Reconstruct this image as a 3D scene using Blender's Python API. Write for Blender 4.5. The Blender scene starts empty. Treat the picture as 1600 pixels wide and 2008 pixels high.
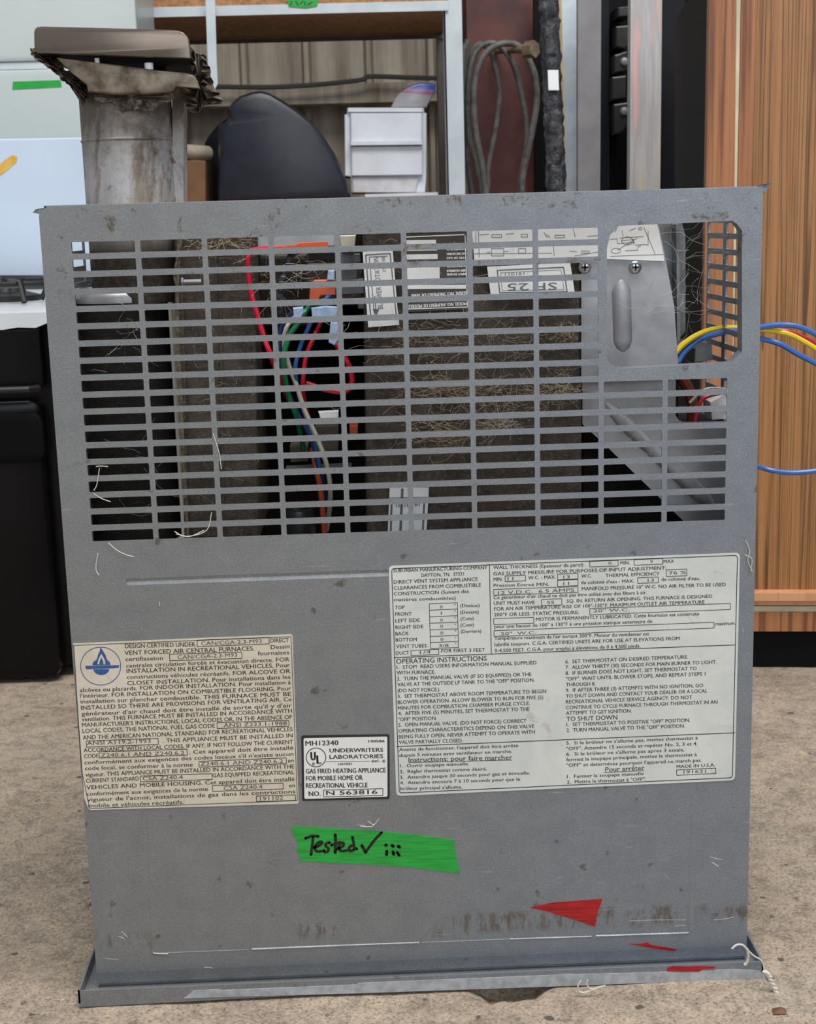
import bpy, math, random
import numpy as np
from mathutils import Matrix, Vector, noise as mnoise
from mathutils.geometry import tessellate_polygon
random.seed(7)
SC = bpy.context.scene
COL = SC.collection

# ------------------------------------------------------------------ camera
FPX = 2832.17                       # focal length in pixels of a 1600 x 2008 frame
PITCH, ROLL, YAW = -0.200056, 0.0275401, -0.0302086
CAM = np.array([0.1775155, -0.8348677, 0.4442502 + 0.0275])
def _rx(a): c, s = math.cos(a), math.sin(a); return np.array([[1,0,0],[0,c,-s],[0,s,c]])
def _ry(a): c, s = math.cos(a), math.sin(a); return np.array([[c,0,s],[0,1,0],[-s,0,c]])
def _rz(a): c, s = math.cos(a), math.sin(a); return np.array([[c,-s,0],[s,c,0],[0,0,1]])
RM = _rz(YAW) @ _rx(PITCH) @ _ry(ROLL)
cd = bpy.data.cameras.new('camera'); cam = bpy.data.objects.new('camera', cd); COL.objects.link(cam)
cd.sensor_fit = 'HORIZONTAL'; cd.sensor_width = 36; cd.lens = FPX/1600*36
cd.clip_start = 0.01; cd.clip_end = 50
cd.dof.use_dof = True; cd.dof.focus_distance = 0.87; cd.dof.aperture_fstop = 42
M4 = Matrix.Identity(4)
for i in range(3):
    M4[i][0] = RM[i,0]; M4[i][1] = RM[i,2]; M4[i][2] = -RM[i,1]; M4[i][3] = CAM[i]
cam.matrix_world = M4
SC.camera = cam

# ------------------------------------------------------------------ light
SC.view_settings.view_transform = 'Standard'; SC.view_settings.look = 'None'
SC.view_settings.gamma = 1; SC.view_settings.use_curve_mapping = False
SC.view_settings.exposure = 0.0
w = bpy.data.worlds.new('world'); SC.world = w; w.use_nodes = True
bg = w.node_tree.nodes['Background']; bg.inputs[0].default_value = (0.80, 0.90, 1.0, 1); bg.inputs[1].default_value = 0.42
def area(name, loc, target, size, size_y, power, color):
    l = bpy.data.lights.new(name, 'AREA'); l.shape = 'RECTANGLE'; l.size = size; l.size_y = size_y
    l.energy = power; l.color = color
    o = bpy.data.objects.new(name, l); COL.objects.link(o); o.location = loc
    o.rotation_euler = (Vector(target)-Vector(loc)).to_track_quat('-Z', 'Y').to_euler(); return o
area('shop_ceiling_light', (0.5, -0.75, 3.3), (0.3, 0.1, 0), 2.2, 1.3, 120, (1.0, 0.96, 0.90))
area('open_door_daylight', (1.2, -4.2, 2.2), (0.3, 0.6, 0.3), 3.2, 2.6, 62, (0.95, 0.98, 1.0))

# ------------------------------------------------------------------ measuring helpers
def ray(px, py): return RM @ np.array([(px-800)/FPX, 1.0, -(py-1004)/FPX])
def F(px, py, Y=0.0):                                   # point of the upright plane y = Y
    d = ray(px, py); return CAM + d*((Y-CAM[1])/d[1])
def G(px, py, Z=0.0):                                   # point of the level plane z = Z
    d = ray(px, py); return CAM + d*((Z-CAM[2])/d[2])
def FP(px, py, pl):                                     # point of a plane (point, normal)
    p, n = pl; d = ray(px, py); return CAM + d*(np.dot(p-CAM, n)/np.dot(d, n))
YP = np.array([0.0, 1.0, 0.0])

# ------------------------------------------------------------------ materials
def sc(c): return tuple(((v/255)/12.92 if v/255 <= .04045 else ((v/255+.055)/1.055)**2.4) for v in c)
_M = {}
class NT:
    def __init__(s, m):
        s.t = m.node_tree; s.p = s.t.nodes['Principled BSDF']; s.tc = s.t.nodes.new('ShaderNodeTexCoord')
    def n(s, typ, **kw):
        x = s.t.nodes.new(typ)
        for k, v in kw.items():
            if k in x.inputs.keys(): x.inputs[k].default_value = v
            else: setattr(x, k, v)
        return x
    def l(s, a, b): s.t.links.new(a, b)
    def coord(s, scale=(1,1,1), rot=(0,0,0)):
        m = s.n('ShaderNodeMapping'); m.inputs['Scale'].default_value = scale; m.inputs['Rotation'].default_value = rot
        s.l(s.tc.outputs['Object'], m.inputs['Vector']); return m.outputs[0]
    def noise(s, scale, detail=4, vec=None, rough=.55, dist=0):
        x = s.n('ShaderNodeTexNoise'); x.inputs['Scale'].default_value = scale; x.inputs['Detail'].default_value = detail
        x.inputs['Roughness'].default_value = rough; x.inputs['Distortion'].default_value = dist
        s.l(vec or s.tc.outputs['Object'], x.inputs['Vector']); return x.outputs[0]
    def ramp(s, fac, stops):
        r = s.n('ShaderNodeValToRGB'); e = r.color_ramp.elements
        while len(e) < len(stops): e.new(.5)
        for i, (p, c) in enumerate(stops):
            e[i].position = p; e[i].color = (*c, 1) if len(c) == 3 else c
        s.l(fac, r.inputs[0]); return r.outputs[0]
    def mix(s, fac, a, b, mode='MIX'):
        m = s.n('ShaderNodeMix'); m.data_type = 'RGBA'; m.blend_type = mode
        for sock, v in ((m.inputs[0], fac), (m.inputs[6], a), (m.inputs[7], b)):
            if isinstance(v, (int, float)): sock.default_value = v
            elif isinstance(v, tuple): sock.default_value = (*v, 1)
            else: s.l(v, sock)
        return m.outputs[2]
    def math(s, op, a, b=0.0, clamp=False):
        m = s.n('ShaderNodeMath'); m.operation = op; m.use_clamp = clamp
        for sock, v in ((m.inputs[0], a), (m.inputs[1], b)):
            if isinstance(v, (int, float)): sock.default_value = v
            else: s.l(v, sock)
        return m.outputs[0]
    def bump(s, h, strength=.3, dist=.001):
        b = s.n('ShaderNodeBump'); b.inputs['Strength'].default_value = strength; b.inputs['Distance'].default_value = dist
        s.l(h, b.inputs['Height']); s.l(b.outputs[0], s.p.inputs['Normal'])
    def base(s, c):
        if isinstance(c, tuple): s.p.inputs['Base Color'].default_value = (*c, 1)
        else: s.l(c, s.p.inputs['Base Color'])
def new(name, rough=.5, metal=0.0, spec=.5):
    m = bpy.data.materials.new(name); m.use_nodes = True; k = NT(m)
    k.p.inputs['Roughness'].default_value = rough; k.p.inputs['Metallic'].default_value = metal
    k.p.inputs['Specular IOR Level'].default_value = spec; _M[name] = m; return m, k
def simple(name, c, rough=.5, metal=0.0, var=.12, scale=40, bump=.0, c2=None, spec=.5, coat=0):
    m, k = new(name, rough, metal, spec); c = sc(c); c2 = sc(c2) if c2 else tuple(v*(1-var*2) for v in c)
    nz = k.noise(scale, 5); k.base(k.ramp(nz, [(.35, c2), (.62, c)]))
    if bump: k.bump(nz, bump)
    if coat: k.p.inputs['Coat Weight'].default_value = coat
    return m

def galvanized():
    m, k = new('galvanized_steel', .47, .55)
    fine = k.noise(900, 2); mid = k.noise(60, 6, rough=.7); big = k.noise(6, 4)
    c = k.ramp(mid, [(.3, sc((134,138,144))), (.7, sc((149,153,159)))])
    xyz = k.n('ShaderNodeSeparateXYZ'); k.l(k.tc.outputs['Object'], xyz.inputs[0]); X, Y, Z = xyz.outputs
    # left half is tinted warmer, the right half bluer
    fx = k.math('ADD', k.math('MULTIPLY', X, 3.0), k.math('MULTIPLY', big, .6))
    tint = k.ramp(fx, [(0.0, (.98,.965,.93)), (.3, (.96,.97,.97)), (.7, (.96,1.01,1.08))])
    c = k.mix(1.0, c, tint, 'MULTIPLY')
    c = k.mix(k.ramp(fine, [(.42, (.3,)*3), (.60, (0,)*3)]), c, sc((108,108,108)))
    c = k.mix(k.ramp(fine, [(.60, (0,)*3), (.76, (.28,)*3)]), c, sc((182,184,186)))
    # brown glue and rust stains near the rim and in a band above the foot bead
    st = k.noise(38, 6, rough=.75, dist=.4)
    top = k.ramp(Z, [(.425, (0,)*3), (.455, (1,)*3)])
    patch = k.noise(11, 3)
    topm = k.mix(1.0, k.ramp(st, [(.57, (0,)*3), (.63, (.85,)*3)]), top, 'MULTIPLY')
    c = k.mix(topm, c, sc((96,82,62)))
    wob = k.noise(30, 3)
    z1 = k.math('ABSOLUTE', k.math('SUBTRACT', k.math('ADD', Z, k.math('MULTIPLY', k.math('SUBTRACT', wob, .5), .014)), F(700, 1822, 0)[2]))
    band = k.ramp(z1, [(.005, (1,)*3), (.0075, (0,)*3)])
    gx = k.noise(1.0, 6, vec=k.coord((170, 170, 50)), rough=.8)
    bandm = k.mix(1.0, k.ramp(gx, [(.48, (0,)*3), (.60, (.7,)*3)]), band, 'MULTIPLY')
    bandm = k.mix(1.0, bandm, k.ramp(patch, [(.50, (0,)*3), (.56, (1,)*3)]), 'MULTIPLY')
    c = k.mix(bandm, c, sc((98,80,58)))
    scr = k.noise(1.0, 3, vec=k.coord((30, 30, 420), (0, .3, 0)), rough=.6)
    c = k.mix(k.ramp(scr, [(.70, (0,)*3), (.76, (.35,)*3)]), c, sc((200,202,204)))
    spots = k.noise(90, 3, rough=.5)
    c = k.mix(k.ramp(spots, [(.68, (0,)*3), (.74, (.7,)*3)]), c, sc((88,82,74)))
    k.base(c)
    k.l(k.ramp(mid, [(.3, (.52,)*3), (.7, (.42,)*3)]), k.p.inputs['Roughness'])
    k.bump(k.math('ADD', k.math('MULTIPLY', fine, .35), mid), .16, .0006)
    return m
GALV = galvanized()
GALV2 = simple('inner_bare_steel', (176,178,184), .38, .45, scale=45, c2=(150,150,156), bump=.05)
GALV3 = simple('dull_steel_flange', (142,148,156), .45, .5, scale=60, c2=(112,112,112), bump=.1)
BAREBAND = simple('scraped_bare_tape_line', (176,180,186), .5, .1, scale=160, c2=(150,153,158), bump=.15)
def dirty_pipe():
    m, k = new('sooty_aluminised_pipe', .42, .45)
    xyz = k.n('ShaderNodeSeparateXYZ'); k.l(k.tc.outputs['Object'], xyz.inputs[0]); Z = xyz.outputs[2]
    a = k.noise(1, 7, vec=k.coord((28, 28, 10)), rough=.7, dist=.6); f = k.noise(220, 5, rough=.8)
    c = k.ramp(a, [(.35, sc((172,168,164))), (.52, sc((196,194,196))), (.62, sc((165,152,140)))])
    d = k.math('ADD', k.math('MULTIPLY', a, .9), k.math('MULTIPLY', f, .35))
    zz = k.ramp(Z, [(.49, (0,)*3), (.56, (.5,)*3)])
    d = k.math('ADD', d, zz)
    c = k.mix(k.ramp(d, [(.70, (0,)*3), (.95, (.9,)*3)]), c, sc((100,88,76)))
    s = k.math('ADD', k.math('MULTIPLY', k.noise(26, 6, rough=.8), .7), k.math('MULTIPLY', f, .3))
    c = k.mix(k.ramp(s, [(.56, (0,)*3), (.62, (.8,)*3)]), c, sc((110,76,50)))
    # below the rim of the casing the pipe is caked in dark insulation dust
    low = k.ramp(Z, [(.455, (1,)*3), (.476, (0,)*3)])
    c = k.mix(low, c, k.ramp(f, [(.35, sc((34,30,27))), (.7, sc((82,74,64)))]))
    k.base(c); k.l(k.ramp(f, [(.3, (.75,)*3), (.7, (.4,)*3)]), k.p.inputs['Roughness'])
    k.bump(k.math('ADD', f, a), .25, .001); return m
PIPE = dirty_pipe()
def dark_insul(name, c1, c2, c3):
    m, k = new(name, .9, 0, .2)
    a = k.noise(70, 7, rough=.75); b = k.noise(420, 4, rough=.8)
    c = k.ramp(a, [(.32, sc(c1)), (.6, sc(c2))]); c = k.mix(k.ramp(b, [(.56, (0,)*3), (.68, (.7,)*3)]), c, sc(c3))
    k.base(c); k.bump(k.math('ADD', a, b), .5, .0015); return m
INSUL = dark_insul('dusty_black_insulation', (54,50,47), (86,79,72), (128,118,102))
INSUL_D = dark_insul('dark_casing', (20,18,17), (34,31,29), (60,54,48))
CAPM = simple('warm_stainless_cap', (128,116,106), .3, .8, scale=14, c2=(104,94,86))
FOIL = simple('torn_dirty_foil', (132,120,108), .5, .3, scale=120, c2=(60,52,45), bump=.5)
CAKED = simple('caked_collar', (148,136,122), .65, .25, scale=95, c2=(88,76,64), bump=.7)
BLACKP = simple('black_plastic', (14,14,16), .35, 0, scale=30)
def paper(name, c, c2, stain):
    m, k = new(name, .5, 0, .4)
    a = k.noise(22, 7, rough=.7, dist=.8); b = k.noise(300, 3)
    cc = k.ramp(a, [(.35, sc(c2)), (.6, sc(c))]); s = k.noise(55, 6, rough=.75, dist=1.2)
    cc = k.mix(k.ramp(s, [(.60, (0,)*3), (.72, (.45,)*3)]), cc, sc(stain))
    k.base(cc); k.bump(b, .08, .0004); return m
PAPER_A = paper('aged_cream_label', (212,204,188), (198,188,170), (128,110,86))
PAPER_B = paper('silver_grey_label', (212,215,212), (198,202,200), (140,128,106))
PAPER_C = paper('bright_silver_label', (228,229,228), (218,219,220), (170,168,160))
PAPER_W = paper('white_label_paper', (246,248,250), (236,238,242), (190,180,160))
INK = simple('black_ink', (38,36,36), .6); INKG = simple('grey_dot_ink', (88,84,82), .6)
INKB = simple('blue_ink', (38,78,140), .6, scale=200, c2=(52,92,150)); MARK = simple('marker_ink', (12,22,14), .5)
INK2 = simple('thin_grey_ink', (120,124,132), .6)
def tape(name, c, c2):
    m, k = new(name, .42, 0, .5); v = k.noise(1, 5, vec=k.coord((60, 60, 700)), rough=.6)
    k.base(k.ramp(v, [(.35, sc(c2)), (.6, sc(c))])); k.bump(k.noise(500, 3), .12, .0004); return m
GREEN = tape('green_masking_tape', (34,164,62), (26,142,52)); RED = tape('red_tape', (176,24,28), (120,16,18))
def wire(name, c): return simple(name, c, .35, 0, var=.05, scale=60)
W_RED = wire('red_wire', (214,32,62)); W_GREEN = wire('green_wire', (30,128,86)); W_WHITE = wire('white_wire', (190,186,172))
W_BLUE = wire('blue_wire', (58,104,178)); W_NAVY = wire('navy_wire', (36,62,110)); W_ORANGE = wire('orange_wire', (168,72,44))
W_YELLOW = wire('yellow_wire', (226,196,44)); W_BROWN = wire('brown_wire', (120,58,42))
ORANGE = simple('orange_connector', (226,108,72), .35); CLEARB = simple('pale_blue_nylon', (150,180,222), .3, c2=(190,208,236), scale=200)
ROPE = simple('tan_gasket_rope', (122,110,92), .9, scale=300, c2=(70,62,50), bump=.6)
LINT = simple('tan_lint', (206,188,156), .9, scale=100, c2=(168,146,112)); HAIR = simple('white_hair', (214,210,200), .8)
# setting
def concrete():
    m, k = new('concrete', .85, 0, .3)
    big = k.noise(5, 6, rough=.7); mid = k.noise(60, 7, rough=.75, dist=.5); fine = k.noise(520, 5, rough=.8)
    c = k.ramp(big, [(.3, sc((150,136,122))), (.5, sc((178,162,144))), (.7, sc((164,155,144)))])
    c = k.mix(k.ramp(mid, [(.38, (.65,)*3), (.52, (0,)*3)]), c, sc((122,112,102)))
    c = k.mix(k.ramp(mid, [(.56, (0,)*3), (.68, (.6,)*3)]), c, sc((206,184,156)))
    c = k.mix(k.ramp(fine, [(.38, (.85,)*3), (.48, (0,)*3)]), c, sc((92,82,74)))
    c = k.mix(k.ramp(fine, [(.56, (0,)*3), (.66, (.6,)*3)]), c, sc((214,200,180)))
    v = k.n('ShaderNodeTexVoronoi'); v.inputs['Scale'].default_value = 70; k.l(k.tc.outputs['Object'], v.inputs['Vector'])
    rnd = k.n('ShaderNodeSeparateColor'); k.l(v.outputs['Color'], rnd.inputs[0])
    pit = k.math('MULTIPLY', k.math('LESS_THAN', k.math('ADD', v.outputs['Distance'], k.math('MULTIPLY', mid, .9)), .62), k.math('GREATER_THAN', rnd.outputs[0], .80))
    c = k.mix(pit, c, sc((92,86,82)))
    k.base(c); k.bump(k.math('ADD', k.math('MULTIPLY', mid, 1.5), k.math('SUBTRACT', fine, pit)), .55, .002); return m
CONC = concrete()
def wallmat():
    m, k = new('dirty_corrugated_sheet', .55, .1)
    a = k.noise(1, 6, vec=k.coord((18, 18, 1.2)), rough=.7); b = k.noise(3, 5)
    c = k.ramp(a, [(.35, sc((96,84,70))), (.6, sc((162,152,138)))]); c = k.mix(k.ramp(b, [(.4, (.5,)*3), (.6, (0,)*3)]), c, sc((100,90,78)))
    k.base(c); return m
WALL = wallmat()
CHIP = simple('chipboard', (176,132,92), .8, scale=160, c2=(140,98,64), bump=.3)
PALE = simple('pale_grey_paint', (196,206,214), .45, scale=20, c2=(182,192,200))
BACKBEAM = simple('dull_grey_beam', (104,96,90), .6, scale=30)
WHITEP = simple('white_plastic', (208,212,222), .4, scale=20, c2=(196,200,210))
FENDER = simple('satin_black_plastic', (36,38,50), .38, scale=50, c2=(30,32,42), bump=.05, spec=.4)
FREEZ = simple('pale_green_grey_enamel', (186,196,196), .3, scale=4, c2=(176,186,186))
LID = simple('blue_white_enamel', (196,210,228), .3, scale=4, c2=(188,202,222))
ENAMEL = simple('white_enamel', (214,218,224), .25, scale=8, c2=(200,204,210))
GLOSSB = simple('gloss_black_enamel', (10,9,13), .25, scale=12, c2=(7,7,9), spec=.22)
MATB = simple('matt_black_iron', (24,24,28), .5, scale=60, bump=.1)
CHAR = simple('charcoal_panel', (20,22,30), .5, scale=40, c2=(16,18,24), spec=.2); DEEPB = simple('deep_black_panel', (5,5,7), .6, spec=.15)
MAROON = simple('maroon_painted_steel', (98,50,44), .55, scale=14, c2=(66,34,32), bump=.2)
HOSE = simple('grey_rubber_cable', (104,102,100), .55, scale=70, c2=(74,72,70)); HOSEB = simple('dark_rubber_cable', (46,48,46), .5, scale=70)
BOLT = simple('brassy_bolt_steel', (176,158,128), .35, .7, scale=60, c2=(120,100,76))
def wrapm():
    m, k = new('shiny_black_wrap', .22, 0, .8); a = k.noise(40, 6, rough=.7, dist=1.5)
    k.base(k.ramp(a, [(.4, sc((22,23,28))), (.62, sc((62,64,74)))])); k.bump(a, 1.0, .006); return m
WRAP = wrapm()
GREYPOST = simple('warm_grey_post_paint', (132,130,134), .5, scale=30, c2=(120,118,120))
FOAM = simple('pale_blue_foam', (200,212,224), .6, scale=60, c2=(184,198,212)); PINE = simple('pale_pine', (196,172,134), .7, scale=40)
def streaked():
    m, k = new('streaked_grey_board', .55, .2)
    a = k.noise(1, 5, vec=k.coord((55, 55, 3)), rough=.65)
    k.base(k.ramp(a, [(.34, sc((206,190,150))), (.46, sc((184,182,184))), (.54, sc((168,166,168))), (.62, sc((214,172,164)))])); return m
STREAK = streaked()
def oak(name, c1, c2, c3, sx, thr=.5, rings=0):
    m, k = new(name, .42, 0, .45)
    a = k.noise(1, 5, vec=k.coord((sx, sx, 2.0)), rough=.62, dist=.35)
    b = k.noise(1, 4, vec=k.coord((sx*5, sx*5, 9)), rough=.7)
    c = k.ramp(a, [(.36, sc(c3)), (thr-.05, sc(c2)), (thr+.05, sc(c1))])
    c = k.mix(k.ramp(b, [(.34, (.4,)*3), (.46, (0,)*3)]), c, sc(c3))
    if rings:
        g = k.noise(1, 2, vec=k.coord((16, 16, .30)), rough=.4, dist=.12)
        t = k.math('ADD', k.math('FRACT', k.math('MULTIPLY', g, rings)), k.math('MULTIPLY', k.math('SUBTRACT', b, .5), .9))
        c = k.mix(k.ramp(t, [(.08, (.9,)*3), (.32, (0,)*3)]), c, sc(c3))
    k.base(c); k.bump(b, .15, .0006); return m
OAK = oak('oak_grain_panel', (164,118,74), (152,106,62), (92,62,38), 150, .52, 34.0)
OAKT = oak('reddish_oak_trim', (168,114,76), (156,102,66), (112,70,44), 120, .5, 8.0)
CREAM = simple('cream_strip', (214,206,176), .45, scale=20)
MOLD = oak('light_oak_moulding', (206,152,112), (190,136,96), (150,100,66), 20)
CARD = simple('brown_cardboard', (122,90,62), .8, scale=30); TUBEC = simple('cream_card_tube', (206,198,178), .7, scale=30)

# ------------------------------------------------------------------ mesh helpers
class MB:
    def __init__(s): s.v = []; s.f = []
    def add(s, vs, fs):
        o = len(s.v); s.v += [tuple(map(float, v)) for v in vs]; s.f += [tuple(i+o for i in f) for f in fs]; return s
    def box(s, x0, x1, y0, y1, z0, z1, bev=0.0):
        if bev <= 0:
            return s.add([(x0,y0,z0),(x1,y0,z0),(x1,y1,z0),(x0,y1,z0),(x0,y0,z1),(x1,y0,z1),(x1,y1,z1),(x0,y1,z1)],
                         [(0,1,5,4),(1,2,6,5),(2,3,7,6),(3,0,4,7),(4,5,6,7),(3,2,1,0)])
        p = rrect(x0, x1, z0, z1, bev, 4)
        return s.prism([np.array((a, y0, b)) for a, b in p], YP*(y1-y0), bev*.5)
    def prism(s, pts, ext, bev=0.0):
        """closed outline pts (front) pushed along ext; bev = chamfered front edge"""
        n = len(pts); pts = [np.array(p, float) for p in pts]; ext = np.array(ext, float)
        cen = sum(pts)/n; rings = []
        if bev > 0:
            L = np.linalg.norm(ext); u = ext/L
            rings.append([p+(cen-p)/max(np.linalg.norm(cen-p),1e-9)*bev for p in pts])
            rings.append([p+(cen-p)/max(np.linalg.norm(cen-p),1e-9)*bev*.3+u*bev*.3 for p in pts])
            rings.append([p+u*bev for p in pts])
        else: rings.append(pts)
        rings.append([p+ext for p in pts])
        vs = [p for r in rings for p in r]; fs = []
        for k in range(len(rings)-1):
            for i in range(n):
                j = (i+1) % n; fs.append((k*n+i, k*n+j, (k+1)*n+j, (k+1)*n+i))
        tri = tessellate_polygon([[Vector(p) for p in rings[0]]])
        fs += [tuple(t) for t in tri]; b = (len(rings)-1)*n; fs += [tuple(b+i for i in t[::-1]) for t in tri]
        return s.add(vs, fs)
    def px(s, poly, Y, t, bev=0.0):                     # pixel outline measured on the upright plane y = Y
        return s.prism([F(a, b, Y) for a, b in poly], YP*t, bev)
    def tube(s, pts, r, n=8, closed=False, caps=True):
        pts = [np.array(p, float) for p in pts]; m = len(pts); fs = []; vs = []
        rr = r if isinstance(r, (list, tuple)) else [r]*m; up = np.array([.123, .35, .93])
        for i, p in enumerate(pts):
            a = pts[(i-1) % m] if (closed or i) else p; b = pts[(i+1) % m] if (closed or i < m-1) else p
            t = b-a; t = t/max(np.linalg.norm(t), 1e-9); e = np.cross(t, up)
            if np.linalg.norm(e) < .1: e = np.cross(t, (1,0,0))
            e /= np.linalg.norm(e); g = np.cross(t, e)
            for k in range(n):
                q = 2*math.pi*k/n; vs.append(p+rr[i]*(math.cos(q)*e+math.sin(q)*g))
        for i in range(m if closed else m-1):
            for k in range(n):
                j = (i+1) % m; l = (k+1) % n; fs.append((i*n+k, i*n+l, j*n+l, j*n+k))
        if caps and not closed: fs += [tuple(range(n)), tuple(range((m-1)*n, m*n))[::-1]]
        return s.add(vs, fs)
    def lathe(s, c, prof, n=40, axis='z', cap=True):    # prof: (radius, offset along the axis)
        c = np.array(c, float); vs = []; fs = []
        for r, h in prof:
            for k in range(n):
                q = 2*math.pi*k/n; a, b = r*math.cos(q), r*math.sin(q)
                vs.append(c+(np.array((a, b, h)) if axis == 'z' else np.array((a, h, b)) if axis == 'y' else np.array((h, a, b))))
        for i in range(len(prof)-1):
            for k in range(n):
                l = (k+1) % n; fs.append((i*n+k, i*n+l, (i+1)*n+l, (i+1)*n+k))
        if cap: fs += [tuple(range(n)), tuple(range((len(prof)-1)*n, len(prof)*n))[::-1]]
        return s.add(vs, fs)
    def build(s, name, mat, parent=None, smooth=False):
        me = bpy.data.meshes.new(name); v = np.array(s.v)
        if parent is not None: org = np.array(WORG[parent.name])
        else: org = np.array([(v[:,0].min()+v[:,0].max())/2, (v[:,1].min()+v[:,1].max())/2, v[:,2].min()])
        me.from_pydata([tuple(p) for p in (v-org)], [], s.f); me.update()
        bm_fix(me)
        if smooth:
            me.polygons.foreach_set('use_smooth', [True]*len(me.polygons))
            try: me.set_sharp_from_angle(angle=math.radians(38))
            except Exception: pass
        me.materials.append(mat); o = bpy.data.objects.new(name, me); COL.objects.link(o)
        if parent is not None: o.parent = parent; WORG[o.name] = tuple(org)
        else: o.location = org; WORG[o.name] = tuple(org)
        return o
WORG = {}
def bm_fix(me):
    import bmesh
    b = bmesh.new(); b.from_mesh(me); bmesh.ops.recalc_face_normals(b, faces=b.faces); b.to_mesh(me); b.free()
def empty(name, loc, label, cat, group=None):
    o = bpy.data.objects.new(name, None); COL.objects.link(o); o.location = loc; o.empty_display_size = .05
    WORG[o.name] = tuple(loc); return tag(o, label, cat, group)
def tag(o, label=None, cat=None, group=None, kind=None):
    if label: o['label'] = label
    if cat: o['category'] = cat
    if group: o['group'] = group
    if kind: o['kind'] = kind
    return o
def rrect(x0, x1, z0, z1, r, n=3):
    out = []
    for cx, cz, a0 in ((x1-r, z1-r, 0), (x0+r, z1-r, 90), (x0+r, z0+r, 180), (x1-r, z0+r, 270)):
        for k in range(n+1):
            a = math.radians(a0+90*k/n); out.append((cx+r*math.cos(a), cz+r*math.sin(a)))
    return out
def spline(pts, n=6):                                   # Catmull-Rom through the points
    P = [np.array(p, float) for p in pts]; P = [2*P[0]-P[1]]+P+[2*P[-1]-P[-2]]; out = []
    for i in range(1, len(P)-2):
        for k in range(n):
            t = k/n; a, b, c, d = P[i-1:i+3]
            out.append(.5*((2*b)+(c-a)*t+(2*a-5*b+4*c-d)*t*t+(3*b-a-3*c+d)*t**3))
    out.append(P[-2]); return out
_tmp = []
def curve_mesh(cu):
    o = bpy.data.objects.new('tmp', cu); COL.objects.link(o); dg = bpy.context.evaluated_depsgraph_get(); dg.update()
    me = bpy.data.meshes.new_from_object(o.evaluated_get(dg)); COL.objects.unlink(o); bpy.data.objects.remove(o)
    vs = [tuple(v.co) for v in me.vertices]; fs = [tuple(p.vertices) for p in me.polygons]
    bpy.data.meshes.remove(me); return vs, fs
def sheet(mb, outer, holes, t, fn):
    """stamped sheet: 2D outline with holes, thickness t, fn maps (a, b, c) into the world"""
    cu = bpy.data.curves.new('s', 'CURVE'); cu.dimensions = '2D'; cu.fill_mode = 'BOTH'; cu.extrude = t/2
    for poly in [outer]+holes:
        sp = cu.splines.new('POLY'); sp.points.add(len(poly)-1)
        for i, (a, b) in enumerate(poly): sp.points[i].co = (a, b, 0, 1)
        sp.use_cyclic_u = True
    vs, fs = curve_mesh(cu); bpy.data.curves.remove(cu)
    return mb.add([fn(*v) for v in vs], fs)
_tc = {}
def text_mesh(s, bold):
    if (s, bold) in _tc: return _tc[(s, bold)]
    cu = bpy.data.curves.new('t', 'FONT'); cu.body = s; cu.size = 1; cu.resolution_u = 2; cu.offset = 0
    r = curve_mesh(cu); bpy.data.curves.remove(cu); _tc[(s, bold)] = r; return r
CAPH = max(v[1] for v in text_mesh('H', False)[0])
def text(mb, s, L, R, h, T, Y, bold=False, flip=False):
    """print s along the baseline L-R (crop coordinates, T = crop transform), h = cap height, on the plane y = Y"""
    L = T(*L); R = T(*R); h = h/T.s; vs, fs = text_mesh(s, bold)
    if not vs: return
    x0 = min(v[0] for v in vs); x1 = max(v[0] for v in vs); sg = -1 if flip else 1
    out = []
    for x, y, z in vs:
        u = (x-x0)/(x1-x0); v = y/CAPH*h
        bx = L[0]+(R[0]-L[0])*u; by = L[1]+(R[1]-L[1])*u
        out.append(F(bx-sg*v*(1253-bx)/14000, by-sg*v, Y))
    mb.add(out, fs)
    if bold == 'sb': mb.add([p+np.array((.00009, -.00001, 0)) for p in out], fs)
    if bold is True:
        dx = np.array((.00011, 0, 0)); mb.add([p+dx-YP*.00001 for p in out], fs); mb.add([p-dx-YP*.00002 for p in out], fs)
def line(mb, a, b, wd, T, Y):
    a = np.array(T(*a)); b = np.array(T(*b)); d = b-a; n = np.array((-d[1], d[0]))/max(np.hypot(*d), 1e-6)*wd/2
    mb.add([F(*p, Y) for p in (a+n, b+n, b-n, a-n)], [(0,1,2,3)])
def pline(mb, pts, wd, T, Y, closed=False):
    q = list(pts)+([pts[0]] if closed else [])
    for a, b in zip(q[:-1], q[1:]): line(mb, a, b, wd, T, Y)
class TR:
    def __init__(s, ox, oy, k): s.ox, s.oy, s.s = ox, oy, k
    def __call__(s, x, y): return (s.ox+x/s.s, s.oy+y/s.s)
ID = TR(0, 0, 1)
def stroke(mb, pts, r, T, Y):                            # marker stroke: round-ended ribbon
    P = [np.array(T(*p)) for p in spline([(a, b) for a, b in pts], 5)] if len(pts) > 2 else [np.array(T(*p)) for p in pts]
    L = []; Rr = []
    for i, p in enumerate(P):
        d = P[min(i+1, len(P)-1)]-P[max(i-1, 0)]; n = np.array((-d[1], d[0]))/max(np.hypot(*d), 1e-6)*r
        L.append(p+n); Rr.append(p-n)
    n = len(P); mb.add([F(*p, Y) for p in L+Rr], [(i, i+1, n+i+1, n+i) for i in range(n-1)])
    for p in (P[0], P[-1]):
        mb.add([F(p[0]+r*math.cos(a), p[1]+r*math.sin(a), Y) for a in [k*math.pi/5 for k in range(10)]], [tuple(range(10))])

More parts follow.
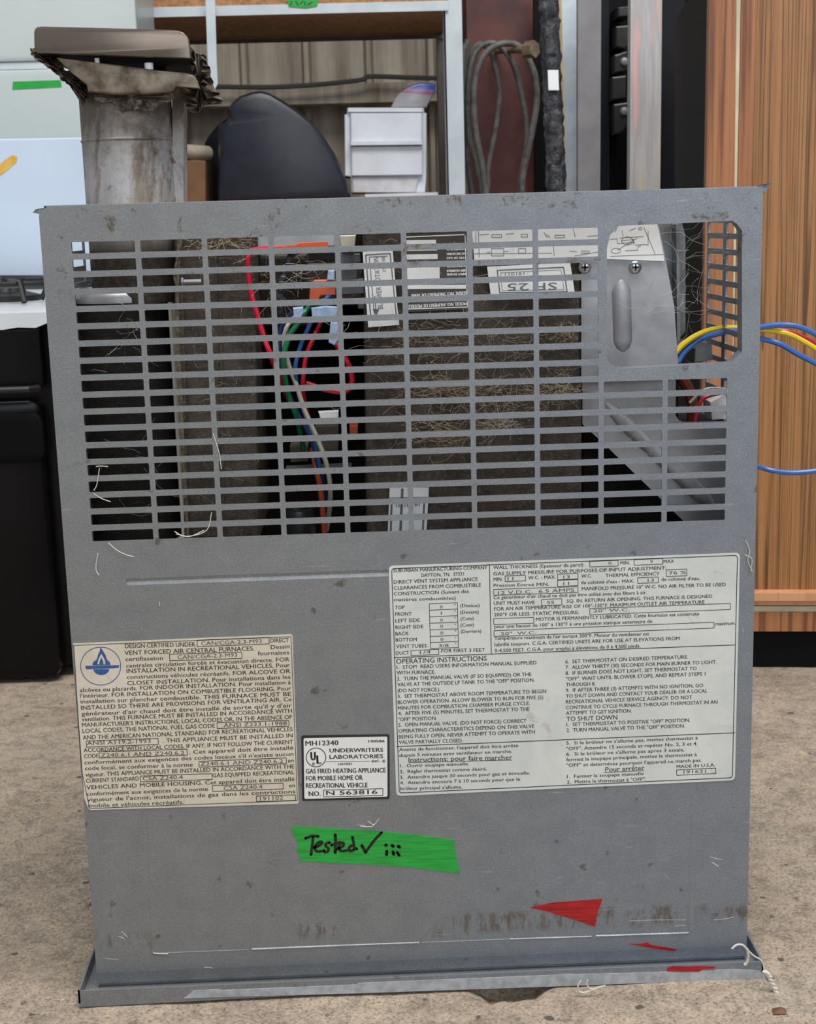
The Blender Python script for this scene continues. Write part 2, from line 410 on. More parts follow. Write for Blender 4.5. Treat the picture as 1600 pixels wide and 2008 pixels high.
# ================================================================== STRUCTURE
def floor():
    mb = MB(); nx, ny = 200, 170; xs = [-.45+1.35*i/nx for i in range(nx+1)]; ys = [-.25+1.15*j/ny for j in range(ny+1)]
    pit = G(1000, 1945); vs = []
    for y in ys:
        for x in xs:
            z = mnoise.noise(Vector((x*25, y*25, 0)))*.0009+mnoise.noise(Vector((x*90, y*90, 3)))*.0005-.0006
            d = math.hypot((x-pit[0])/.026, (y-pit[1]-.006)/.016)+mnoise.noise(Vector((x*140, y*140, 9)))*.25
            if d < 1: z -= .010*min(1, (1-d)*2.2)
            vs.append((x, y, z))
    n = nx+1; fs = [(j*n+i, j*n+i+1, (j+1)*n+i+1, (j+1)*n+i) for j in range(ny) for i in range(nx)]
    mb.add(vs, fs)
    for x0, x1, y0, y1 in ((-4, 4.5, -5, -.25), (-4, 4.5, .9, 3.2), (-4, -.45, -.25, .9), (.9, 4.5, -.25, .9)):
        mb.add([(x0,y0,-.0006),(x1,y0,-.0006),(x1,y1,-.0006),(x0,y1,-.0006)], [(0,1,2,3)])
    return tag(mb.build('floor', CONC, smooth=True), 'rough tan grey concrete floor with pits and chips', kind='structure')
floor()
WY = 2.45
wb = MB(); xl, xr = -3.0, 3.6
seams = [F(p, 150, WY)[0] for p in (470, 592, 713, 835)]; pit_ = (seams[3]-seams[0])/3
x = seams[0]-pit_*20; prof = []
while x < xr:
    prof += [(x, WY), (x+.006, WY-.016), (x+.016, WY-.016), (x+.022, WY)]; x += pit_
vs = [(a, b, 0) for a, b in prof]+[(a, b, 2.6) for a, b in prof]; n = len(prof)
wb.add(vs, [(i, i+1, n+i+1, n+i) for i in range(n-1)])
wallb = tag(wb.build('wall_back', WALL), 'dirty pale ribbed metal sheet wall', kind='structure')
za, zb = F(600, 166, WY-.09)[2], F(600, 204, WY-.09)[2]
gb = MB(); gb.box(-3, 3.6, WY-.09, WY-.017, zb, za, .012)
tag(gb.build('trim_1', WALL), 'horizontal steel girt along the ribbed wall', kind='structure')
gb = MB(); gb.tube(spline([F(400,170,WY-.12), F(560,170,WY-.12), F(700,158,WY-.12), F(724,150,WY-.12), F(800,152,WY-.12), F(900,154,WY-.12)], 5), .005, 6)
tag(gb.build('power_cable', HOSEB, smooth=True), 'thin dark cable running along the girt of the back wall', 'cable')

# ================================================================== FURNACE
FU = empty('gas_furnace', (0.205, 0.08, 0), 'dusty galvanised gas furnace standing upright on the concrete, slotted grille front and taped "Tested"', 'furnace')
ZO = .0275; W = .41; TT = .0012; ZT = .45674+ZO; Z0 = .43655+ZO; DZ = .00980323; X0 = .0164912; DX = .0375972; HH = .0064; BW = .0031
zbot = F(800, 1930, 0)[2]
def front(a, b, c, y=TT/2): return (a, y+c, b)
# the big chamfered opening, in metres on the front plane
OP = [F(*p) [[0,2]] for p in ((1190,487),(1196,462),(1214,443),(1436,433),(1444,438),(1455,452),(1455,690),(1436,709),(1430,712),(1214,723),(1196,714),(1190,702))]
OP = [tuple(p) for p in OP]
xe = X0+10*DX-.0012; ybr = X0+8*DX
ztop = Z0+.0018; zlow = Z0-17*DZ-HH-.0016; zmid = Z0-9*DZ+.0018
reg = [(X0-.0012, ztop), (ybr, ztop), (ybr, zmid), (xe+.0018, zmid), (xe+.0018, zlow), (X0-.0012, zlow)]
bead = rrect(F(248,1140)[0], F(765,1115)[0], F(500,1139)[2], F(500,1126)[2], .0012, 2)
zk = F(800, 1882, 0)[2]; zbt = .0038
outer = [(.0, zk), (W, zk), (W, ZT-.002), (W-.002, ZT), (.005, ZT), (0, ZT-.005)]
mb = MB(); sheet(mb, outer, [reg, OP, bead], TT, front)
# recessed bead: floor of the pressed groove and its lit lower flank
bx0, bx1, bz0, bz1 = min(p[0] for p in bead), max(p[0] for p in bead), min(p[1] for p in bead), max(p[1] for p in bead)
mb.add([(bx0,.0,bz0),(bx1,.0,bz0),(bx1,.0008,bz0+.0020),(bx0,.0008,bz0+.0020),(bx1,.0008,bz1),(bx0,.0008,bz1)], [(0,1,2,3),(3,2,4,5)])
pr = [(.0, zk), (.0004, zk-(zk-zbt)*.25), (.0009, zk-(zk-zbt)*.5), (.0018, zk-(zk-zbt)*.75), (.0026, zbt+.002), (.0034, zbt)]
mb.add([(x, y, z) for x in (0, W) for y, z in pr]+[(x, y+TT, z) for x in (0, W) for y, z in pr], [(i, i+1, 7+i, 6+i) for i in range(5)]+[(12+i, 13+i, 19+i, 18+i) for i in range(5)]+[(i, i+1, 13+i, 12+i) for i in range(5)]+[(6+i, 7+i, 19+i, 18+i) for i in range(5)])
# rolled rim going back at the top, with the bent ear on the left and right corners
mb.prism([(0.003,0,ZT),(0.003,.001,ZT+.0004),(0.003,.012,ZT+.0005),(0.003,.012,ZT-.0004),(0.003,.003,ZT-.0012)], (W-.006,0,0))
mb.prism([F(64,417,.004), F(70,410,.003), F(92,407,.0), F(100,425,.0), F(79,420,.001)], (0,.0012,0))
mb.prism([F(1486,363,.0), F(1504,360,.002), F(1512,359,.006), F(1506,367,.004), F(1501,380,.001)], (0,.0012,0))
# lower pressed outline
for a, b, e_ in (((303,1869),(488,1862),.25), ((494,1861),(660,1854),.7), ((660,1854),(822,1848),.6), ((828,1848),(1000,1841),.25), ((1000,1841),(1160,1836),.55), ((1168,1835),(1350,1829),.7)):
    p, q = F(*a), F(*b); mb.prism([p+(0,0,.0007*e_), p+(0,-.0008*e_,-.0001), p-(0,0,.0004)], q-p)
for a, b in (((290,1600),(297,1858)), ((1356,1555),(1350,1826))):
    p, q = F(*a), F(*b); mb.prism([p+(.0005,0,0), p+(0,-.00016,0), p-(.0005,0,0)], q-p)
mb.tube(spline([F(297,1857), F(298,1866), F(305,1870), F(330,1871)], 4), .0006, 6)
panel = mb.build('front_panel', GALV, FU)
# return flange round the opening
mb = MB(); n = len(OP)
a = [(p[0], TT, p[1]) for p in OP]; cxo = sum(p[0] for p in OP)/n; czo = sum(p[1] for p in OP)/n
b = [(p[0], .0105, p[1]) for p in OP]; c = [(p[0]+math.copysign(.001, p[0]-cxo), .0105, p[1]+math.copysign(.001, p[1]-czo)) for p in OP]
d = [(p[0]+math.copysign(.001, p[0]-cxo), TT, p[1]+math.copysign(.001, p[1]-czo)) for p in OP]
mb.add(a+b+c+d, [(i, (i+1)%n, n+(i+1)%n, n+i) for i in range(n)]+[(n+i, n+(i+1)%n, 2*n+(i+1)%n, 2*n+i) for i in range(n)]+[(2*n+i, 2*n+(i+1)%n, 3*n+(i+1)%n, 3*n+i) for i in range(n)])
mb.build('opening_flange', GALV, FU)
mb = MB(); holes = []
for r in range(18):
    for k in range(10):
        if k >= 8 and r < 9: continue
        xa = X0+k*DX+(BW/2 if k else .0004); xb = X0+(k+1)*DX-BW/2 if k < 9 else xe
        zt = Z0-r*DZ; holes.append(rrect(xa, xb, zt-HH, zt, .0006, 2))
sheet(mb, reg, holes, TT, front)
mb.build('vent_grille', GALV, FU)
# perforated side cheeks
for sx in (0, 1):
    mb = MB(); X = TT/2 if not sx else W-TT/2; holes = []
    for r in range(18):
        for y0, y1 in ((.045, .0765), (.0845, .1235)):
            zt = Z0-r*DZ; holes.append(rrect(y0, y1, zt-HH, zt, .0006, 2))
    sheet(mb, [(TT, .006), (.1265, .006), (.1265, ZT-.001), (TT, ZT-.001)], holes, TT, lambda a, b, c, X=X: (X+c, a, b))
    mb.build('side_cheek', GALV, FU)
# foot tray
fy = -.014; tx0, tx1 = F(153,1950,fy)[0], F(1497,1910,fy)[0]; zt_ = F(153,1935,fy)[2]; zt_ = (zt_+F(1497,1894,fy)[2])/2
z_b = .0028; tyb = .085; th = .0012
zbl = .0002
mb = MB(); mb.prism([(tx0,fy,zbl),(tx0+.05,fy,.0006),(tx0+.16,fy,.002),(tx1-.13,fy,z_b),(tx1,fy,z_b),(tx1,fy,zt_),(tx0,fy,zt_)], (0,th,0)); mb.box(tx0+.01, tx1-.01, .03, .08, 0, z_b); mb.box(tx0, tx0+th, fy, tyb, z_b, zt_); mb.box(tx1-th, tx1, fy, tyb, z_b, zt_)
mb.box(tx0, tx1, tyb, tyb+th, z_b, zt_); mb.box(tx0+th, tx1-th, fy+th, tyb, z_b, z_b+th)
mb.build('foot_tray', GALV, FU)
mb = MB()
pt = [(378,1943),(430,1940),(432,1942),(700,1931),(702,1928),(1090,1912),(1240,1908),(1440,1901),(1486,1903),(1497,1910),(1496,1926),(1340,1930),(1337,1925),(1100,1934),(760,1946),(700,1948),(520,1953),(378,1957),(360,1958),(372,1950)]
mb.px(pt, fy-.0004, .0004); mb.build('scraped_strip', BAREBAND, FU)['label'] = 'pale strip along the front lip of the tray'
# inner floor and carcass
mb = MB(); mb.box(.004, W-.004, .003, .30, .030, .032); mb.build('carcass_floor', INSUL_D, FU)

# ---- vent pipe with cap
def cyl_between(mb, pl, pr, ytop, ybot, Y, n=48):
    a, b = F(pl, (ytop+ybot)/2, Y), F(pr, (ytop+ybot)/2, Y); r = (b[0]-a[0])/2; c = (a+b)/2
    zt, zb_ = F((pl+pr)/2, ytop, Y)[2], F((pl+pr)/2, ybot, Y)[2]
    mb.lathe((c[0], Y, zb_), [(r, 0), (r, (zt-zb_)*.33), (r, (zt-zb_)*.66), (r, zt-zb_)], n); return c, r, zt, zb_
mb = MB(); PY = .105
c, r, zt, zb_ = cyl_between(mb, 168, 345, 150, 592, PY)
for h in (.40, .72): mb.lathe((c[0], PY, zb_+(zt-zb_)*h), [(r, -.0012), (r+.0008, 0), (r, .0012)], 48, cap=False)
vp = mb.build('vent_pipe', PIPE, FU, True)
mb = MB(); mb.px([(338,172),(352,170),(360,200),(360,600),(338,600)], PY-.004, .02); mb.build('pipe_seam', PIPE, vp)
mb = MB(); c2, r2, z2, z3 = cyl_between(mb, 160, 342, 590, 1052, PY)
mb.lathe((c2[0], PY, z2), [(r2, 0), (r2*.98, .003), (r2*.9, .005), (r2*.84, .0055)], 48)
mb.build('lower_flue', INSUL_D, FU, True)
mb = MB(); mb.lathe((c2[0], PY, z2+.001), [(r2*1.02, -.001), (r2*1.02, .002), (r2*.98, .005), (r2*.9, .0072), (r2*.84, .0080)], 48); mb.build('flue_collar', GALV2, FU, True)
# cap: rounded front lip, deck going back, dished collar under it
T1 = TR(0, 0, 3.2)
CY = .062
lip = [T1(*p) for p in [(213,290),(211,200),(218,180),(232,168),(255,165),(500,170),(800,178),(1080,187),(1120,191),(1150,203),(1172,222),(1185,245),(1192,300),(1198,365),(900,358),(600,345),(400,338),(232,332),(218,312)]]
mb = MB(); f = []; nl = len(lip)
fr = [F(a, b, CY) for a, b in lip]
# lip bulges toward the viewer in the middle of its height
zc0 = min(p[2] for p in fr); zc1 = max(p[2] for p in fr)
mb.prism(fr, (0, .0025, 0), .0012)
cap = mb.build('vent_cap', CAPM, FU, True)
mb = MB(); l0, l1 = F(*T1(225,332), CY), F(*T1(1198,365), CY)
mb.prism([l0+(0,.0025,.0002), l1+(0,.0025,.0002), l1+(.0,.12,.0002), l0+(0,.12,.0002)], (0,0,.0014)); mb.build('cap_deck', INSUL_D, cap)
mb = MB(); col = [T1(*p) for p in [(350,360),(560,385),(800,415),(1000,440),(1160,455),(1215,470),(1232,500),(1250,552),(1150,545),(1108,545),(1085,575),(900,590),(700,590),(550,575),(540,530),(450,460),(390,400)]]
mb.prism([F(a, b, .066) for a, b in col], (0, .006, 0), .002); mb.build('cap_collar', CAKED, cap, True)
mb = MB()
for cx_, cy_, s_ in ((610,398,15),(935,428,26)):
    p = T1(cx_, cy_); mb = MB(); mb.lathe(F(*p, .07), [(.0004,-.003),(s_/3.2*.00031,-.002),(s_/3.2*.00033,.0),(s_/3.2*.00033,.003)], 10, 'z'); mb.build('rivet', PAPER_W, cap, True)
mb = MB()                                                # spacer posts under the deck
for p in (620, 1000):
    q = F(*T1(p, 380), .12); mb = MB(); mb.lathe(q-(0,0,.012), [(.004,0),(.004,.03)], 10); mb.build('cap_spacer', INSUL_D, cap, True)
def torn(poly, Y, name, t=.012, amp=.006, seed=1):
    """ragged torn metal: outline roughened and crumpled in depth"""
    random.seed(seed); P = []
    for i, p in enumerate(poly):
        q = poly[(i+1) % len(poly)]; L = math.hypot(q[0]-p[0], q[1]-p[1]); n = max(1, int(L/5))
        for k in range(n):
            u = k/n; P.append((p[0]+(q[0]-p[0])*u+random.uniform(-2.2, 2.2), p[1]+(q[1]-p[1])*u+random.uniform(-2.2, 2.2)))
    mb = MB(); cen = np.mean(np.array(P), 0); n = len(P); vs = []
    u_ = np.linalg.svd(np.array(P)-cen)[2][0]; ext_ = max(abs(np.dot(np.array(p)-cen, u_)) for p in P)*.8
    for k, s_ in enumerate((1, .66, .3)):
        for i_, p in enumerate(P):
            ax_ = cen+u_*max(-ext_, min(ext_, np.dot(np.array(p)-cen, u_))); a, b = ax_+(np.array(p)-ax_)*s_; vs.append(F(a+random.uniform(-1,1)*k, b+random.uniform(-1,1)*k, Y+random.uniform(-amp, amp)))
    vs.append(F(*cen, Y)); fs = []
    for k in range(2):
        for i in range(n): j = (i+1) % n; fs.append((k*n+i, k*n+j, (k+1)*n+j, (k+1)*n+i))
    fs += [(2*n+i, 2*n+(i+1) % n, 3*n) for i in range(n)]
    m = len(vs); back = [v+np.array((0, t*.25, 0)) for v in vs[:n]]+[F(*cen, Y+t)]
    fs += [(i, m+i, m+(i+1) % n, (i+1) % n) for i in range(n)]+[(m+i, m+n, m+(i+1) % n) for i in range(n)]
    mb.add(vs+back, fs); return mb.build(name, FOIL, cap)
torn([T1(*p) for p in [(190,300),(225,305),(240,338),(350,345),(400,430),(520,500),(545,600),(520,660),(505,610),(470,575),(380,490),(310,430),(225,370),(190,345)]], .078, 'torn_flashing', seed=3)
torn([T1(*p) for p in [(1195,290),(1215,330),(1290,350),(1310,420),(1340,540),(1400,625),(1390,650),(1340,630),(1290,650),(1240,700),(1190,700),(1150,620),(1120,560),(1240,555),(1215,450),(1190,400)]], .085, 'torn_flashing', seed=5)
torn([T1(*p) for p in [(555,560),(700,545),(1080,560),(1095,620),(1000,660),(960,700),(860,690),(760,700),(700,640),(600,640)]], PY-r-.0015, 'soot_crust', t=.002, amp=.0012, seed=8)

# ---- interior
random.seed(11)
mb = MB(); mb.px([(340,452),(500,450),(508,1060),(362,1065)], .085, .12, .004)
mb.px([(345,452),(356,452),(372,1065),(362,1065)], .078, .01); mb.px([(428,455),(433,455),(441,1060),(436,1060)], .0835, .003)
hx = mb.build('heat_exchanger_jacket', INSUL, FU)
mb = MB(); mb.tube(spline([F(352,470,.074),F(349,520,.074),F(347,600,.074),F(350,700,.074),F(357,850,.074),F(362,960,.074),F(368,1050,.074)],8), .0013, 6)
mb.tube(spline([F(357,470,.071),F(350,500,.071),F(342,540,.071),F(348,565,.071)],6), .0008, 6)
mb.build('gasket_rope', ROPE, FU, True)
mb = MB(); mb.lathe(F(356,553,.06), [(.0026,.0),(.0028,.001),(.0015,.0015),(.0015,.012)], 8, 'x'); mb.build('jacket_screw', GALV2, hx, True)
mb = MB(); mb.px([(470,430),(735,425),(735,1070),(480,1075)], .19, .01); mb.build('dark_backing', INSUL_D, FU)  # dark sheet added behind the wiring to keep background brightness out
mb = MB(); mb.px([(500,500),(600,500),(604,640),(504,640)], .135, .05, .003); mb.px([(598,520),(712,520),(712,600),(598,600)], .14, .05, .002); mb.build('control_box', INSUL, FU)
BY = .045
mb = MB(); mb.px([(712,428),(1142,418),(1142,1060),(720,1070)], BY, .15, .004); blower = mb.build('blower_housing', INSUL, FU)
mb = MB(); mb.px([(1140,416),(1286,412),(1306,513),(1322,600),(1330,712),(1330,740),(1140,748)], BY-.002, .0015)
plate = mb.build('side_plate', GALV2, FU)
mb = MB(); mb.px([(1142,735),(1325,730),(1325,815),(1331,824),(1340,828),(1462,826),(1462,1075),(1395,1075),(1182,868),(1142,832)], BY+.004, .0016)
plate2 = mb.build('lower_side_plate', GALV2, FU)
mb = MB(); mb.px([(1280,425),(1333,420),(1338,440),(1344,462),(1344,650),(1331,664),(1322,705),(1300,705)], BY+.028, .002)
mb.px([(1326,440),(1332,438),(1334,664),(1328,690)], BY+.015, .02); mb.build('rear_flange', GALV3, FU)
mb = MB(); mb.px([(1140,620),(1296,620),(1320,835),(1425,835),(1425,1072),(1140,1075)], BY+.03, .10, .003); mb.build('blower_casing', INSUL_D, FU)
# pressed ribs in the plates
def pill(mb, a, b, r, Y, h):
    A, B = F(*a, Y), F(*b, Y); pts = [A+(B-A)*t for t in (0, .06, .15, .5, .85, .94, 1)]
    for p in pts: p[1] = Y+r*.0
    mb.tube(pts, [r*.15, r*.7, r, r, r, r*.7, r*.15], 14); i0 = len(mb.v)-14*7
    for i in range(i0, len(mb.v)):
        v = mb.v[i]; mb.v[i] = (v[0], Y+(v[1]-Y)*h, v[2])
mb = MB(); pill(mb, (1218,548), (1222,690), .0058, BY-.002, .45); mb.build('pressed_rib', GALV2, plate, True)
mb = MB(); pill(mb, (1188,790), (1402,998), .0052, BY+.004, .5); mb.build('pressed_rib', GALV2, plate2, True)
def screw(px, py, Y, r, parent):
    mb = MB(); c = F(px, py, Y); mb.lathe(c, [(r*.3,-.0024),(r*.75,-.0021),(r,-.0012),(r,0)], 20, 'y')
    s_ = mb.build('screw', simple('bright_screw', (205,212,214), .2, .9) if 'bright_screw' not in _M else _M['bright_screw'], parent, True)
    mb = MB(); mb.box(c[0]-r*.55, c[0]+r*.55, c[1]-.00252, c[1]-.0023, c[2]-r*.14, c[2]+r*.14); mb.box(c[0]-r*.14, c[0]+r*.14, c[1]-.00252, c[1]-.0023, c[2]-r*.55, c[2]+r*.55)
    mb.build('cross_slot', BLACKP, s_)
screw(1245, 524, BY-.002, .0038, plate); screw(1146, 524, BY-.002, .0038, plate)
# wiring diagram card
TI = TR(780, 400, 3.636)
card_y = BY-.0035
mb = MB(); mb.px([(924,436),(1284,424),(1292,452),(1302,505),(1302,512),(1192,508),(930,512)], card_y, .0005)
card = mb.build('wiring_diagram_card', PAPER_W, FU)
mb = MB(); Yc = card_y-.0001; TO = TR(1150, 340, 3.556)
for q in ([(560,160),(555,270)], [(575,165),(580,380)], [(660,345),(635,345)], [(755,340),(790,335)], [(545,355),(1100,350)], [(1060,215),(1085,240)], [(1040,200),(1065,240)],
          [(1110,300),(1115,370)], [(1250,175),(1265,235)], [(1350,230),(1430,225)], [(1225,335),(1275,340)], [(580,220),(650,215)], [(1260,370),(1440,340)], [(770,215),(830,210)]):
    pline(mb, q, 1.0, TI, Yc)
for x0, y0, x1, y1 in ((668,318,755,370),(860,318,912,350),(670,218,740,238),(880,215,925,235),(1120,222,1190,240),(1310,335,1365,350)):
    pline(mb, [(x0,y0),(x1,y0),(x1,y1),(x0,y1)], 1.0, TI, Yc, True)
for q in ([(165,460),(215,455),(215,490),(340,480)], [(230,450),(400,440)], [(240,470),(330,460),(330,500)], [(340,500),(405,495),(430,500),(430,400)], [(215,535),(355,450)], [(270,540),(355,535),(360,510),(380,505)], [(400,375),(480,565)], [(165,578),(535,565)], [(250,400),(255,440)], [(200,410),(210,380)], [(300,400),(345,380)]):
    pline(mb, q, 1.0, TO, Yc)
for cx_, cy_, rx, ry in ((205,540,34,18),(285,470,40,28),(375,385,12,9)):
    pline(mb, [(cx_+rx*math.cos(t), cy_+ry*math.sin(t)) for t in [k*math.pi/8 for k in range(16)]], 1.0, TO, Yc, True)
mb.build('printed_diagram', INK2, card)
# upside-down size sticker
mb = MB(); mb.px([(955,523),(1118,515),(1128,580),(962,577)], card_y, .0005); st = mb.build('size_sticker', PAPER_W, FU)
mb = MB(); pline(mb, [(975,530),(1105,524),(1112,572),(980,574)], 2.2, ID, Yc, True); pline(mb, [(981,535),(1100,529),(1106,568),(985,570)], .9, ID, Yc, True)
text(mb, 'SF 25', (1092,554), (995,556), 14, ID, Yc, False, True); text(mb, '191011', (1028,533), (990,535), 6, ID, Yc, False, True)
mb.build('printed_text', INK2, st)
# black data plate with reversed-out rows, upside down
mb = MB(); mb.px([(790,462),(914,455),(919,606),(796,612)], card_y, .0005); dp = mb.build('data_plate', simple('grey_black_plate', (92,88,84), .5, .3), FU)
mb = MB(); Yd = card_y-.0001
pline(mb, [(793,465),(911,460)], 2, ID, Yd); pline(mb, [(912,462),(917,604)], 1.6, ID, Yd); pline(mb, [(797,583),(917,578)], 2.4, ID, Yd); pline(mb, [(798,606),(917,602)], 2, ID, Yd); pline(mb, [(793,466),(798,606)], 2, ID, Yd)
for x0, y0, x1, y1 in ((797,470,855,478),(797,498,858,508),(797,524,862,547),(799,558,917,566),(798,486,857,491)):
    mb.add([F(x0,y0+1,Yd),F(x1,y0,Yd),F(x1,y1,Yd),F(x0,y1+1,Yd)], [(0,1,2,3)])
text(mb, 'SERIAL NO. /NUMERO DE SERIE', (915,571), (806,577), 6.5, ID, Yd, True, True)
text(mb, 'MODEL NO. /NUMERO DE MODELE', (915,592), (800,598), 6.5, ID, Yd, True, True)
for i, s_ in enumerate(('INPUT BTU/HR','DEBIT CALORIFIQUE','OUTPUT BTU/HR','TYPE OF GAS','ELECTRIC RATING','MANIFOLD')):
    yy = (540,533,524,508,500,491)[i]; text(mb, s_, (914,yy-5), (876,yy-4), 4.4, ID, Yd, True, True)
mb.build('reversed_lettering', PAPER_W, dp)
# blower rotation sticker, reading upwards
mb = MB(); mb.px([(711,494),(770,491),(779,600),(783,637),(722,642)], card_y, .0005); bs = mb.build('blower_rotation_sticker', PAPER_W, FU)
mb = MB(); pline(mb, [(717,500),(765,497),(777,618),(727,622)], 2.4, ID, Yc, True); pline(mb, [(724,504),(760,502)], 1.4, ID, Yc); pline(mb, [(724,504),(734,616)], 1.6, ID, Yc)
def vtext(mb, s_, A, B, h, Y):                            # A baseline start, B end, capitals rise to the left
    vs, fs = text_mesh(s_, False); x0 = min(v[0] for v in vs); x1 = max(v[0] for v in vs); A = np.array(A); B = np.array(B); out = []
    for x, y, z in vs:
        p = A+(B-A)*(x-x0)/(x1-x0)+np.array((-h*y/CAPH, -h*.05)); out.append(F(*p, Y))
    mb.add(out, fs)
vtext(mb, 'BLOWER ROTATION', (751,606), (742,504), 10, Yc); vtext(mb, '191338', (757,532), (755,504), 7, Yc)
mb.add([F(731,606,Yc), F(744,606,Yc), F(738,620,Yc)], [(0,1,2)]); line(mb, (737,607), (735,580), 2, ID, Yc)
mb.build('printed_text', INK2, bs)
# bottom sticker
mb = MB(); mb.px([(764,957),(841,956),(836,1045),(760,1048)], card_y, .0005); b2 = mb.build('inspection_sticker', PAPER_W, FU)
mb = MB(); line(mb, (764,976), (838,975), 1.2, ID, Yc); line(mb, (768,985), (766,1045), 4, ID, Yc); line(mb, (832,983), (829,1043), 4, ID, Yc); line(mb, (789,958), (785,1046), 5, ID, Yc)
text(mb, 'TESTED BY', (775,995), (825,992), 7, ID, Yc, True); mb.build('printed_text', INK2, b2)

# ---- wires inside
def wirex(name, pts, r, mat, n=7, parent=FU):
    mb = MB(); mb.tube(spline([F(*p) for p in pts], n), r, 8); return mb.build(name, mat, parent, True)
A_ = .07
wirex('wire', [(640,482,.1),(560,486,.09),(500,490,.075),(487,502,A_),(487,530,A_),(491,570,A_),(502,610,A_),(517,660,A_),(532,700,A_),(553,755,.085),(575,800,.11)], .0017, W_RED)
wirex('wire', [(640,588,.1),(605,604,.08),(582,637,.075),(567,660,.075),(557,695,.075),(557,730,.078),(566,775,.085),(582,820,.09),(595,880,.11)], .0018, W_GREEN)
wirex('wire', [(650,575,.1),(640,586,.09),(620,615,.082),(605,642,.08),(587,685,.08),(579,725,.08),(585,770,.085),(600,820,.09),(614,862,.09),(629,923,.09),(640,970,.1)], .0014, W_BLUE)
wirex('wire', [(632,625,.09),(615,662,.078),(600,700,.078),(594,752,.08),(597,790,.09),(610,830,.1)], .0014, W_RED)
wirex('wire', [(580,620,.09),(565,637,.082),(557,667,.082),(565,712,.082),(582,757,.082),(596,802,.082),(621,858,.082),(641,914,.082),(648,973,.085),(640,1040,.1)], .0016, W_WHITE)
wirex('wire', [(575,612,.09),(555,636,.088),(548,665,.088),(551,720,.088),(562,765,.09),(585,812,.09),(610,860,.09),(625,915,.09),(636,955,.095),(640,1010,.11)], .0017, W_NAVY)
wirex('wire', [(612,880,.1),(618,909,.092),(629,965,.09),(636,1044,.09),(637,1070,.09)], .0019, W_ORANGE)
wirex('wire', [(655,668,.09),(676,702,.085),(687,725,.085),(690,752,.085),(676,768,.085),(640,764,.085),(600,752,.085)], .0018, W_RED)
wirex('braided_lead', [(585,492,.1),(570,502,.08),(557,535,.08),(550,570,.08),(549,615,.085),(552,660,.1)], .0021, simple('braided_sleeve', (96,100,112), .6, .2, scale=500, c2=(20,22,28)))
def blocks(name, polys, Y, t, mat, bev=.0008):
    for p in polys: mb = MB(); mb.px(p, Y, t, bev); mb.build(name, mat, FU, False)
blocks('spade_terminal', [[(575,482),(585,476),(642,474),(644,484),(618,489),(577,491)], [(608,556),(616,549),(658,548),(658,578),(628,580),(622,592),(606,592)], [(536,484),(580,480),(580,489),(536,491)]], .072, .008, ORANGE)
blocks('crimp_connector', [[(574,604),(594,602),(596,614),(590,624),(576,624)], [(610,604),(640,600),(662,602),(661,624),(612,627)], [(648,632),(662,632),(666,664),(656,678),(644,672)], [(643,530),(656,530),(656,550),(641,550)]], .07, .008, CLEARB)
blocks('switch_body', [[(497,462),(656,460),(656,482),(497,484)]], .11, .02, simple('grey_white_plastic', (172,178,184), .4))
blocks('terminal_block', [[(666,462),(698,461),(696,486),(668,485)]], .09, .02, simple('aged_cream_plastic', (206,202,184), .5))
blocks('relay', [[(618,836),(664,834),(664,884),(618,888)], [(568,876),(604,874),(604,905),(570,907)]], .11, .03, simple('dusty_grey_relay', (98,92,82), .8, c2=(70,64,56), scale=80))
blocks('terminal_tab', [[(624,808),(664,806),(664,820),(628,822)]], .08, .006, PAPER_W)
blocks('coil_bobbin', [[(685,836),(702,834),(702,852),(686,854)]], .1, .02, ORANGE)
blocks('bracket', [[(560,918),(690,912),(690,916),(560,922)], [(668,498),(706,497),(708,512),(690,514),(690,530),(702,532),(700,548),(668,550)], [(700,584),(716,583),(716,606),(702,606)], [(667,548),(716,546),(716,576),(667,578)]], .1, .01, GALV3)
mb = MB(); q = F(583,1010,.09); mb.lathe(q, [(.0115,-.018),(.0115,.0),(.0105,.004),(.0085,.0045),(.008,.0)], 24); mb.build('gas_valve_knob', simple('dark_knob', (60,62,62), .3, .6), FU, True)
# wire and pipework behind the lower right cut-out
wirex('wire', [(1335,738,.07),(1350,765,.07),(1358,800,.07),(1356,835,.07)], .0036, W_BROWN)
wirex('wire', [(1362,830,.06),(1372,790,.06),(1395,775,.06),(1440,768,.06)], .0012, W_RED)
wirex('wire', [(1352,790,.065),(1380,765,.065),(1412,762,.065),(1445,770,.065)], .001, W_WHITE)
blocks('plug_housing', [[(1392,788),(1424,770),(1426,822),(1396,824)]], .07, .02, PAPER_W)
mb = MB(); mb.px([(1322,742),(1330,742),(1330,835),(1470,830),(1470,842),(1322,842)], .10, .03); mb.build('valve_body', INSUL_D, FU)
mb = MB(); mb.px([(1362,676),(1372,668),(1396,672),(1398,706),(1362,712)], .075, .002, .001); mb.px([(1330,664),(1346,668),(1364,676),(1364,684),(1330,676)], .074, .003); mb.build('elbow_bracket', GALV3, FU)
